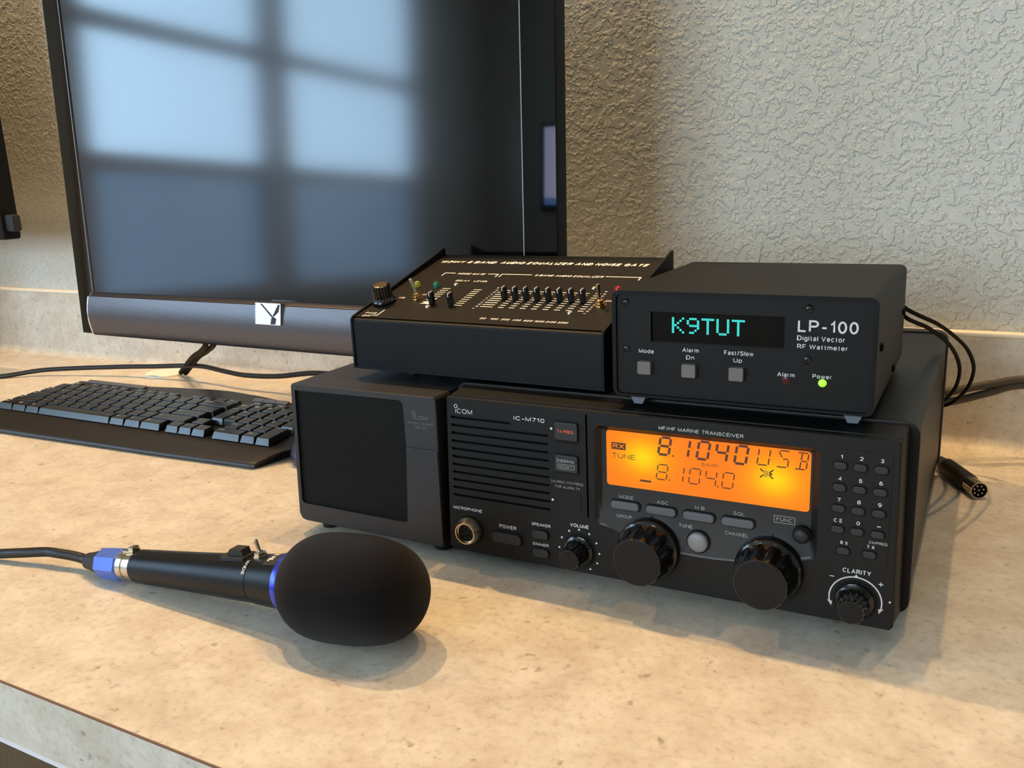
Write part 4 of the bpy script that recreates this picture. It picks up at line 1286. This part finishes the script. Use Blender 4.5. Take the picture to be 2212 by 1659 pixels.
lg.prism([(x * mm, z * mm) for x, z in rrect(306.5, 341.5, 27.0, 49.4, .8)], -.0132, -.006, .0006, mtx=BT)
lgo = lg.build('chrome_badge', M['chrome'], mo, 30)
v = MB()
PV = lambda u, w_: BT @ Vector((u * mm, -.0133, w_ * mm))
quad(v, [(313.5, 48.6), (316.2, 48.6), (331.0, 36.4), (329.4, 35.2)], PV)
quad(v, [(338.6, 48.6), (341.0, 48.6), (339.5, 41.0), (333.2, 36.0), (331.0, 36.4)], PV)
quad(v, [(328.2, 27.8), (334.8, 27.8), (336.2, 33.6), (331.0, 36.4), (329.2, 34.2)], PV)
v.build('badge_mark', M['key_dark'], lgo, 0)
MB().box(.27, .38, .021, .19, .19, .26).build('wall_bracket', M['box_black'], mo, 0)

# second screen at the far left, only its lower right corner in view
wm = thing('side_monitor', 'dark lower corner of a second monitor at the far left edge', 'monitor', (-1.28, .30, 0), 0)
MB().box(-.40, .3285, -.008, .020, .2033, .63, .004).build('housing', M['box_black'], wm)
MB().box(-.38, .31, -.0086, -.007, .225, .61).build('screen', M['screen'], wm, 0)
MB().box(.322, .346, -.002, .012, .2153, .2393, .003).build('side_latch', M['rubber'], wm)
MB().box(-.14, .08, .004, .016, .01, .22, .003).build('added_shade_neck', M['box_black'], wm)  # wide neck panel added out of view to shade the left backsplash
MB().box(-.17, .06, -.07, .08, .0002, .012, .004).build('added_stand_base', M['box_black'], wm)  # unseen base, added to carry the shading neck
# ------------------------------------------------------------------ keyboard
kb = thing('keyboard', 'black full-size computer keyboard with palm rest in front of the monitor', 'keyboard', (-.7422, .1211, 0), .01724)
def interp(tab, x):
    if x <= tab[0][0]:
        return tab[0][1]
    for (a, b), (c, d) in zip(tab, tab[1:]):
        if x <= c:
            t = (x - a) / (c - a)
            t = t * t * (3 - 2 * t) * .3 + t * .7
            return b + (d - b) * t
    return tab[-1][1]
BACK = [(-20, 108), (35, 110), (130, 115), (186, 122), (229, 127), (258, 128.4), (309, 123.5), (364, 114), (470, 100)]
FRONT = [(-30, -48), (60, -45), (300, -40), (446, -34), (470, -24)]
def deck(y):
    return 12.0 + .087 * y
rows_ = []          # each row: (xmin, xmax, y function, z)
def rowspec():
    yield -14, 447, lambda x: interp(FRONT, x) + 3.0, 0.6
    yield -16, 449, lambda x: interp(FRONT, x) + .6, 1.6
    yield -16, 450, lambda x: interp(FRONT, x), 3.0
    yield -16, 450, lambda x: interp(FRONT, x) + .5, 4.6
    yield -16, 450, lambda x: interp(FRONT, x) + 1.8, 6.0
    yield -15, 451, lambda x: interp(FRONT, x) + 3.6, 6.9
    yield -15, 452, lambda x: interp(FRONT, x) + 6.0, 7.4
    yield -14, 456, lambda x: interp(FRONT, x) * .55, 10.0
    yield -12, 462, lambda x: -5.0, 12.2
    yield -11, 466, lambda x: 1.0, 11.8
    yield 4, 474, lambda x: 60.0, deck(60)
    yield 16, 474, lambda x: 98.0, deck(98) + 1.0
    yield 18, 473, lambda x: interp(BACK, x) - 6, deck(interp(BACK, x)) + 3.2
    yield 19, 472, lambda x: interp(BACK, x), deck(interp(BACK, x)) + 1.5
    yield 19, 472, lambda x: interp(BACK, x) + 1, 2.0
b = bmesh.new()
NXK = 90
grid = []
for x0, x1, fy, z in rowspec():
    rr = []
    for k in range(NXK + 1):
        x = x0 + (x1 - x0) * k / NXK
        zz = z if not callable(z) else z(x)
        rr.append((x, fy(x), zz))
    grid.append(rr)
def back_z(x, extra):
    return deck(interp(BACK, x)) + extra
for k in range(NXK + 1):
    x = grid[11][k][0]; grid[11][k] = (x, interp(BACK, x) - 6, back_z(x, 3.2))
    x = grid[12][k][0]; grid[12][k] = (x, interp(BACK, x), back_z(x, 1.5))
vs = [[b.verts.new((x * mm, y * mm, z * mm)) for x, y, z in rr] for rr in grid]
for A, B in zip(vs, vs[1:]):
    for k in range(NXK):
        b.faces.new((A[k], A[k + 1], B[k + 1], B[k]))
for k in range(NXK):
    b.faces.new((vs[-1][k], vs[-1][k + 1], vs[0][k + 1], vs[0][k]))
b.faces.new([r[0] for r in vs][::-1])
b.faces.new([r[-1] for r in vs])
bmesh.ops.recalc_face_normals(b, faces=b.faces[:])
mbk = MB(); mbk.add(b)
mbk.build('body', M['kb_body'], kb, 40)
for x, y in ((.03, -.02), (.40, -.02), (.03, .085), (.43, .085)):
    MB().lathe([(0, .006), (.003, .006)], (x, y, 0), (0, 0, 1), 16).build('foot', M['rubber'], kb)

_keymesh = {}
def key(name, x0, x1, y0, y1, h=6.6, slope=3.6):
    w, d = round(x1 - x0, 1), round(y1 - y0, 1)
    kk = (w, d, h, slope)
    if kk not in _keymesh:
        b = bmesh.new()
        lo = [(0.35, 0.3), (w - .35, 0.3), (w - .35, d - .4), (.35, d - .4)]
        hi = [(1.5, slope), (w - 1.6, slope), (w - 1.6, d - .9), (1.5, d - .9)]
        L = [b.verts.new((x * mm, y * mm, 0)) for x, y in lo]
        H = [b.verts.new((x * mm, y * mm, h * mm)) for x, y in hi]
        b.faces.new(L[::-1]); top = b.faces.new(H)
        for i in range(4):
            j = (i + 1) % 4
            b.faces.new((L[i], L[j], H[j], H[i]))
        bmesh.ops.recalc_face_normals(b, faces=b.faces[:])
        bmesh.ops.bevel(b, geom=[e for e in b.edges if any(v.co.z > .001 for v in e.verts)], offset=.0006, segments=2, profile=.5, affect='EDGES')
        me = bpy.data.meshes.new(name)
        b.to_mesh(me); b.free()
        me.materials.append(M['kb_key'])
        me.polygons.foreach_set('use_smooth', [True] * len(me.polygons))
        me.set_sharp_from_angle(angle=math.radians(30))
        _keymesh[kk] = me
    o = link(name, _keymesh[kk], kb)
    ym = (y0 + y1) / 2
    o.location = (x0 * mm, y0 * mm, (deck(y0) + 1.0) * mm)
    o.rotation_euler = (math.atan(.087), 0, 0)
KTS = {k_: MB() for k_ in ('main', 'nav', 'pad', 'function', 'badge')}
def legend(x0, y0, x1, s, wide=None, dy=4.5):
    def place(u, v):
        yy = v
        return Vector((u * mm, yy * mm, (deck(yy) + 7.95) * mm))
    L = len(s)
    wch = 1.5 if L > 1 else 2.0
    write(KTS['main' if x0 < 318 else ('nav' if x0 < 358 else 'pad')], s, x0 + 3.6, x0 + 3.6 + wch * L, y0 + 8.6, 3.0 if L < 2 else 2.5, place, bold=0.05)
def krow(y0, y1, items, name='key'):
    for it in items:
        s, x0, x1 = it[0], it[1], it[2]
        key(it[3] if len(it) > 3 else name, x0, x1, y0, y1, 6.6, 4.4 if y0 == 0 else 1.9)
        if s:
            legend(x0, y0, x1, s)
def run(x0, x1, labels):
    w = (x1 - x0) / len(labels)
    return [(s, x0 + w * i, x0 + w * (i + 1)) for i, s in enumerate(labels)]
R = [0, 16.6, 33.2, 49.8, 66.4]
krow(R[0], R[1], [('Ctrl', -5, 21.5), ('Start', 22, 47.5), ('Alt', 48, 72.5), ('', 73, 198.7, 'space_bar'), ('Alt', 199.5, 223), ('FN', 223.5, 249), ('Ctrl', 249.5, 281), ('\u2190', 289.5, 309), ('\u2193', 309.3, 328.8), ('\u2192', 329.2, 348.8), ('0 Ins', 359.6, 398.4), ('. Del', 399.4, 419.2)])
krow(R[1], R[2], [('Shift', -2, 46.5)] + run(47, 249, 'Z X C V B N M , . /'.split()) + [('Shift', 249.5, 303), ('\u2191', 312, 331.4), ('1 End', 361, 380.4), ('2', 381, 400.4), ('3', 401, 420.4)])
krow(R[2], R[3], [('Caps', 2, 39)] + run(39.5, 261, 'A S D F G H J K L ; \''.split()) + [('Enter', 261.5, 307.5), ('End', 343, 362), ('4', 363, 382), ('5', 383, 402), ('6', 403, 422)])
krow(R[3], R[4], [('Tab', 6, 35.5)] + run(36, 276, 'Q W E R T Y U I O P [ ]'.split()) + [('\\', 276.5, 312), ('Home', 345, 364), ('7', 365, 384), ('8', 385, 404), ('9', 405, 424)])
krow(R[4], R[4] + 16.4, run(11, 269, '` 1 2 3 4 5 6 7 8 9 0 - ='.split()) + [('Backspace', 269.5, 316), ('Insert', 327, 346), ('PgUp', 347, 366), ('Num', 367, 386), ('/', 387, 406), ('*', 407, 426)])
key('delete_key', 324, 342.5, R[2], R[4]); legend(324, R[3] + 6, 342, 'Delete')
key('keypad_enter', 420.4, 439.6, R[0], R[2]); legend(420.4, R[1] + 4, 439, 'Enter')
key('keypad_plus', 423.4, 442.4, R[2], R[4]); legend(423.4, R[3] + 4, 442, '+')
for s, x0, x1 in [('Esc', 19, 36)] + run(52, 124, ('F1', 'F2', 'F3', 'F4')) + run(136, 212, ('F5', 'F6', 'F7', 'F8')) + run(232, 312, ('F9', 'F10', 'F11', 'F12')) + run(330, 384, ('PrtSc', 'ScrLk', 'Pause')):
    key('function_key', x0, x1, 87.0, 96.5, 4.2, 1.6)
    def place(u, v_):
        return Vector((u * mm, v_ * mm, (deck(v_) + 5.4) * mm))
    write(KTS['function'], s, x0 + 5, x0 + 5 + 1.5 * len(s), 91.0, 2.6, place, bold=0.05)
def plogo(u, v_):
    return Vector((u * mm, v_ * mm, (deck(v_) + 2.6) * mm))
write(KTS['badge'], 'Logitech', 236.0, 252.0, 103.4, 2.6, plogo)
ring(KTS['badge'], 250.5, 109.0, 2.2, .7, plogo, 20, 250, 16)
for k_, m_ in KTS.items():
    m_.build('badge' if k_ == 'badge' else 'key_lettering', M['print_white'], kb, 0)
for x0, x1 in ((31, 52.5), (53, 76.5), (77, 98), (98.5, 139), (322, 338), (338.5, 356), (356.5, 374)):
    m_ = MB()
    m_.box(0, (x1 - x0) * mm, 0, .007, 0, .004, .0008)
    o = m_.build('media_key', M['kb_media'], kb)
    o.location = (x0 * mm, .1015, (deck(101.5) + .6) * mm)
    o.rotation_euler = (math.radians(18), 0, 0)

# ------------------------------------------------------------------ mouse beside the keyboard
ms = thing('computer_mouse', 'dark rounded mouse half hidden behind the small speaker, beside the keyboard', 'mouse', (-.2515, .168, 0), -.05)
b = bmesh.new()
bmesh.ops.create_uvsphere(b, u_segments=36, v_segments=20, radius=1.0)
for v in b.verts:
    x, y, z = v.co
    z = max(z, -.28)
    v.co = (x * .031, y * .050 * (1 - .06 * y), (z + .28) * .0285 * (1 - .12 * y * y) + .001)
m_ = MB(); m_.add(b)
m_.build('shell', M['mouse'], ms, 60)
b = MB(); b.box(-.0025, .0025, .018, .034, .030, .0355, .002)
b.build('scroll_wheel', M['rubber'], ms)

# ------------------------------------------------------------------ microphone
n0 = Vector((-.20528, -.12216, .0123))
ax = Vector((.99461, .03492, .09767)).normalized()
mi = thing('microphone', 'black handheld microphone with foam windscreen lying in front of the radio', 'microphone', (0, 0, 0))
sv = (Vector((0, 0, 1)) - ax * ax.z).normalized()
hv = ax.cross(sv)
def mp(t, ang, r):
    """t mm along the microphone, angle from the top towards the viewer"""
    a = math.radians(ang)
    return n0 + ax * (t * mm) + (sv * math.cos(a) - hv * math.sin(a) * -1.0 * SGN) * (r * mm)
SGN = 1.0 if (hv.y < 0) else -1.0
def lath(name, prof, m, parent=mi, n=56, smooth=35):
    return MB().lathe([(t * mm, r * mm) for t, r in prof], n0, ax, n).build(name, m, parent, smooth)
FOAM = [(163, 17.5), (166, 21.5), (170, 25.6), (176, 29.4), (184, 32.0), (194, 33.0), (206, 33.1), (218, 32.6), (230, 31.0), (240, 28.2), (248, 23.6), (254, 16.6), (257, 9.0), (257.8, 0)]
def dense(P, sub=5):
    out = []
    for i in range(len(P) - 1):
        p0, p1, p2, p3 = P[max(i - 1, 0)], P[i], P[i + 1], P[min(i + 2, len(P) - 1)]
        for k in range(sub):
            t = k / sub
            out.append(tuple(max(0.01, 0.5 * (2 * b1 + (c1 - a1) * t + (2 * a1 - 5 * b1 + 4 * c1 - d1) * t * t + (3 * b1 - a1 - 3 * c1 + d1) * t ** 3)) for a1, b1, c1, d1 in zip(p0, p1, p2, p3)))
    return out + [P[-1]]
lath('foam_windscreen', dense(FOAM), M['foam'], n=96, smooth=80)
lath('ring', [(158.5, 17.2), (160.0, 19.4), (165, 20.0), (167, 19.0)], M['blue_ring'])
lath('collar', [(134.5, 14.9), (136, 16.1), (158, 17.6), (159.5, 17.2)], M['mic_body'])
lath('handle', [(21.5, 9.4), (22.0, 11.4), (23.2, 11.9), (70, 13.2), (134.8, 15.6), (135.2, 15.0)], M['mic_body'])
lath('connector_shell', [(7.5, 10.0), (8.5, 10.9), (13.5, 10.9), (13.6, 10.4), (19.5, 10.4), (19.6, 10.9), (21.8, 10.9)], M['nickel'])
b = MB()
b.lathe([(-15.8 * mm, 9.2 * mm), (-14.4 * mm, 11.3 * mm), (-2 * mm, 12.0 * mm), (6.6 * mm, 12.0 * mm), (8.2 * mm, 10.2 * mm)], n0, ax, 8)
b.build('connector_nut', M['blue_nut'], mi, 10)
lath('cable_boot', [(-34.5, 4.0), (-32.5, 6.0), (-27, 6.8), (-21, 8.2), (-15.5, 9.4)], M['rubber'])
# release tab on the connector
b = MB()
R3 = Matrix((( ax.x, -hv.x * -1, sv.x, n0.x), (ax.y, hv.y, sv.y, n0.y), (ax.z, hv.z, sv.z, n0.z), (0, 0, 0, 1)))
R3 = Matrix(((ax.x, hv.x, sv.x, n0.x), (ax.y, hv.y, sv.y, n0.y), (ax.z, hv.z, sv.z, n0.z), (0, 0, 0, 1)))
b.box(.011, .0215, -.0035, .0035, .0098, .0125, .0006, 2, R3)
b.box(.0165, .0215, -.003, .003, .012, .0148, .0006, 2, R3)
b.build('release_tab', M['nickel'], mi)
b = MB()
b.box(.1085, .129, -.0062, .0062, .0128, .0163, .0004, 1, R3)
b.build('switch_frame', M['rubber'], mi)
b = MB()
b.prism([(.1125, .0158), (.1275, .0158), (.1262, .0208), (.1165, .0208)], -.0040, .0040, .0005, mtx=R3)
b.build('slide_switch', M['rubber'], mi, 30)
o = n0 + ax * .1385 + sv * .0158
tg = MB().lathe([(-.001, .0046), (.0010, .0046), (.0012, .0038), (.0030, .0038), (.0032, .0022), (.0040, .0020)], o, sv, 6).build('toggle_base', M['nickel'], mi, 20)
MB().lathe([(0, .0010), (.004, .0012), (.0072, .0015), (.0080, .0012), (.0082, 0)], o + sv * .0035, sv - ax * .28, 14).build('toggle_lever', M['nickel'], tg, 60)
# lettering wrapped round the tube
T = MB()
def wrap(t0, r):
    # u runs down the side towards the viewer, v along the axis
    return lambda u, v: mp(t0 + v, u / r * 57.2958, r + .12)
write(T, 'WIDE', 5.2, 15.5, 0.0, 2.5, wrap(137.4 - 5.5, 15.65), bold=0.02)
write(T, 'HEIL', -8.0, 7.2, 0.0, 5.2, wrap(149.5, 17.35), bold=0.05)
T.build('lettering', M['print_white'], mi, 0)
pb = MB()
for k in range(14):
    a0, a1 = -30 + k * 4.4, -30 + (k + 1) * 4.4
    pb.bm.faces.new([pb.bm.verts.new(mp(t, a, r)) for t, a, r in ((147.5, a0, 17.1), (158, a0, 17.78), (158, a1, 17.78), (147.5, a1, 17.1))])
pb.build('name_plate', M['rubber'], mi, 0)
bt = n0 - ax * .033
cb = MB()
cb.tube([bt + ax * .004, (-.2440, -.1228, .0092), (-.2485, -.1233, .0098), (-.258, -.1248, .0105), (-.2683, -.1270, .011), (-.2802, -.1283, .0105), (-.3002, -.1341, .0085), (-.3216, -.1393, .006), (-.35, -.150, .0042), (-.40, -.165, .0042), (-.50, -.180, .0042)], .0037, 12)
cb.build('cable', M['cable'], mi, 60)

# ------------------------------------------------------------------ loose cables
t = thing('power_cable', 'black cable running across the counter between the keyboard and the backsplash', 'cable', (-.7, .34, 0))
def rel(pts, o):
    return [Vector(p) - Vector(o) for p in pts]
c = MB()
c.tube(rel([(-1.16, .14, .0034), (-1.05, .215, .0034), (-.974, .262, .0034), (-.917, .300, .0095), (-.803, .335, .0145), (-.7226, .345, .0190), (-.6726, .350, .0225), (-.635, .350, .0240), (-.590, .345, .0215), (-.546, .340, .0205), (-.488, .340, .0235), (-.416, .340, .0330), (-.33, .335, .030), (-.24, .32, .010), (-.16, .27, .0034), (-.12, .20, .0034)], t.location), .0034, 10)
c.build('jacket', M['cable'], t, 60)
for k, pts in enumerate((((-.470, .217, .120), (-.4976, .25, .086), (-.555, .29, .064), (-.6074, .32, .0462), (-.6734, .36, .0188), (-.70, .372, .0045)), ((-.484, .217, .120), (-.512, .25, .0845), (-.568, .29, .0620), (-.6195, .32, .0445), (-.6855, .36, .0172), (-.712, .374, .0045)))):
    t = thing('monitor_cable', ('front of two black cables hanging from the monitor to the grommet', 'rear of two black cables hanging from the monitor to the grommet')[k], 'cable', pts[-1], 0, 'cables hanging from the monitor')
    c = MB()
    c.tube(rel(pts, t.location), .0036, 10)
    c.build('jacket', M['cable_black'], t, 60)
L1 = [(.2700, .174, .1725), (.2741, .178, .1675), (.2828, .190, .1607), (.2923, .210, .1524), (.3024, .235, .1399), (.3114, .260, .1253), (.3163, .280, .1097), (.3164, .295, .0965), (.3126, .310, .0814), (.3048, .325, .0677), (.296, .331, .0600), (.280, .332, .0575), (.268, .330, .057)]
L2 = [(.2700, .174, .1668), (.2744, .178, .1612), (.2795, .190, .1562), (.2872, .210, .1487), (.2973, .235, .1356), (.3033, .260, .1216), (.3067, .280, .1068), (.3064, .295, .0935), (.3036, .310, .0806), (.2985, .325, .0695), (.291, .331, .0620), (.278, .333, .056), (.266, .331, .0555)]
for k, pts in enumerate((L1, L2)):
    t = thing('patch_cable', ('outer of two thin black cables looping down behind the wattmeter', 'inner of two thin black cables looping down behind the wattmeter')[k], 'cable', pts[-1], 0, 'thin cables looping behind the wattmeter')
    c = MB()
    c.tube(rel(pts, t.location), .0015, 8)
    c.build('jacket', M['cable_black'], t, 60)
C1 = [(.20, .345, .055), (.25, .352, .061), (.2931, .360, .0646), (.3091, .370, .0667), (.3298, .380, .0703), (.3552, .392, .0738), (.42, .400, .078), (.60, .402, .070)]
C2 = [(.20, .345, .046), (.25, .352, .051), (.2937, .360, .0554), (.3098, .370, .0574), (.3303, .380, .0630), (.3556, .392, .0689), (.42, .400, .0715), (.60, .402, .062)]
for k, pts in enumerate((C1, C2)):
    t = thing('grey_cable', ('upper grey cable running from behind the radio to the right along the backsplash', 'lower grey cable running from behind the radio to the right along the backsplash')[k], 'cable', pts[0], 0, 'grey cables behind the radio')
    c = MB()
    c.tube(rel(pts, t.location), .0036, 10)
    c.build('jacket', M['grey_cable'], t, 60)

# ------------------------------------------------------------------ round plug lying on the counter
dp = thing('din_plug', 'black round multi-pin plug lying on the counter behind the radio', 'plug', (.2968, .3376, 0))
E0 = Vector((.3285, .2705, .0076)); S0 = Vector((.3000, .3260, .0078))
da = (E0 - S0).normalized()
MB().lathe([(-.012, .0032), (-.010, .0048), (0, .0060), (.004, .0074), (.030, .0076), (.046, .0076), (.0475, .0070)], S0 - dp.location, da, 28).build('grip', M['rubber'], dp)
Ln = (E0 - S0).length
sl = MB().lathe([(.046, .0068), (Ln, .0069), (Ln, .0062), (Ln - .009, .0060)], S0 - dp.location, da, 32, cap=False).build('metal_sleeve', M['nickel'], dp, 30)
MB().lathe([(Ln - .008, .0061), (Ln - .003, .0061), (Ln - .003, 0)], S0 - dp.location, da, 24).build('insert', M['dark'], dp)
pn = MB()
e1 = da.cross(Vector((0, 0, 1))).normalized(); e2 = e1.cross(da)
for k in range(8):
    a = 2 * PI * k / 7 + .3
    rr = 0 if k == 7 else .0038
    pn.lathe([(Ln - .004, .0007), (Ln - .0008, .0007), (Ln - .0006, 0)], S0 - dp.location + e1 * rr * math.cos(a) + e2 * rr * math.sin(a), da, 8)
pn.build('pins', M['nickel'], dp)
c = MB()
c.tube(rel([S0 - da * .010, S0 - da * .018, (.2895, .356, .0090), (.2880, .368, .012), (.280, .376, .017), (.262, .372, .024), (.24, .352, .030), (.225, .340, .034)], dp.location), .0031, 10)
c.build('cable', M['cable'], dp, 60)
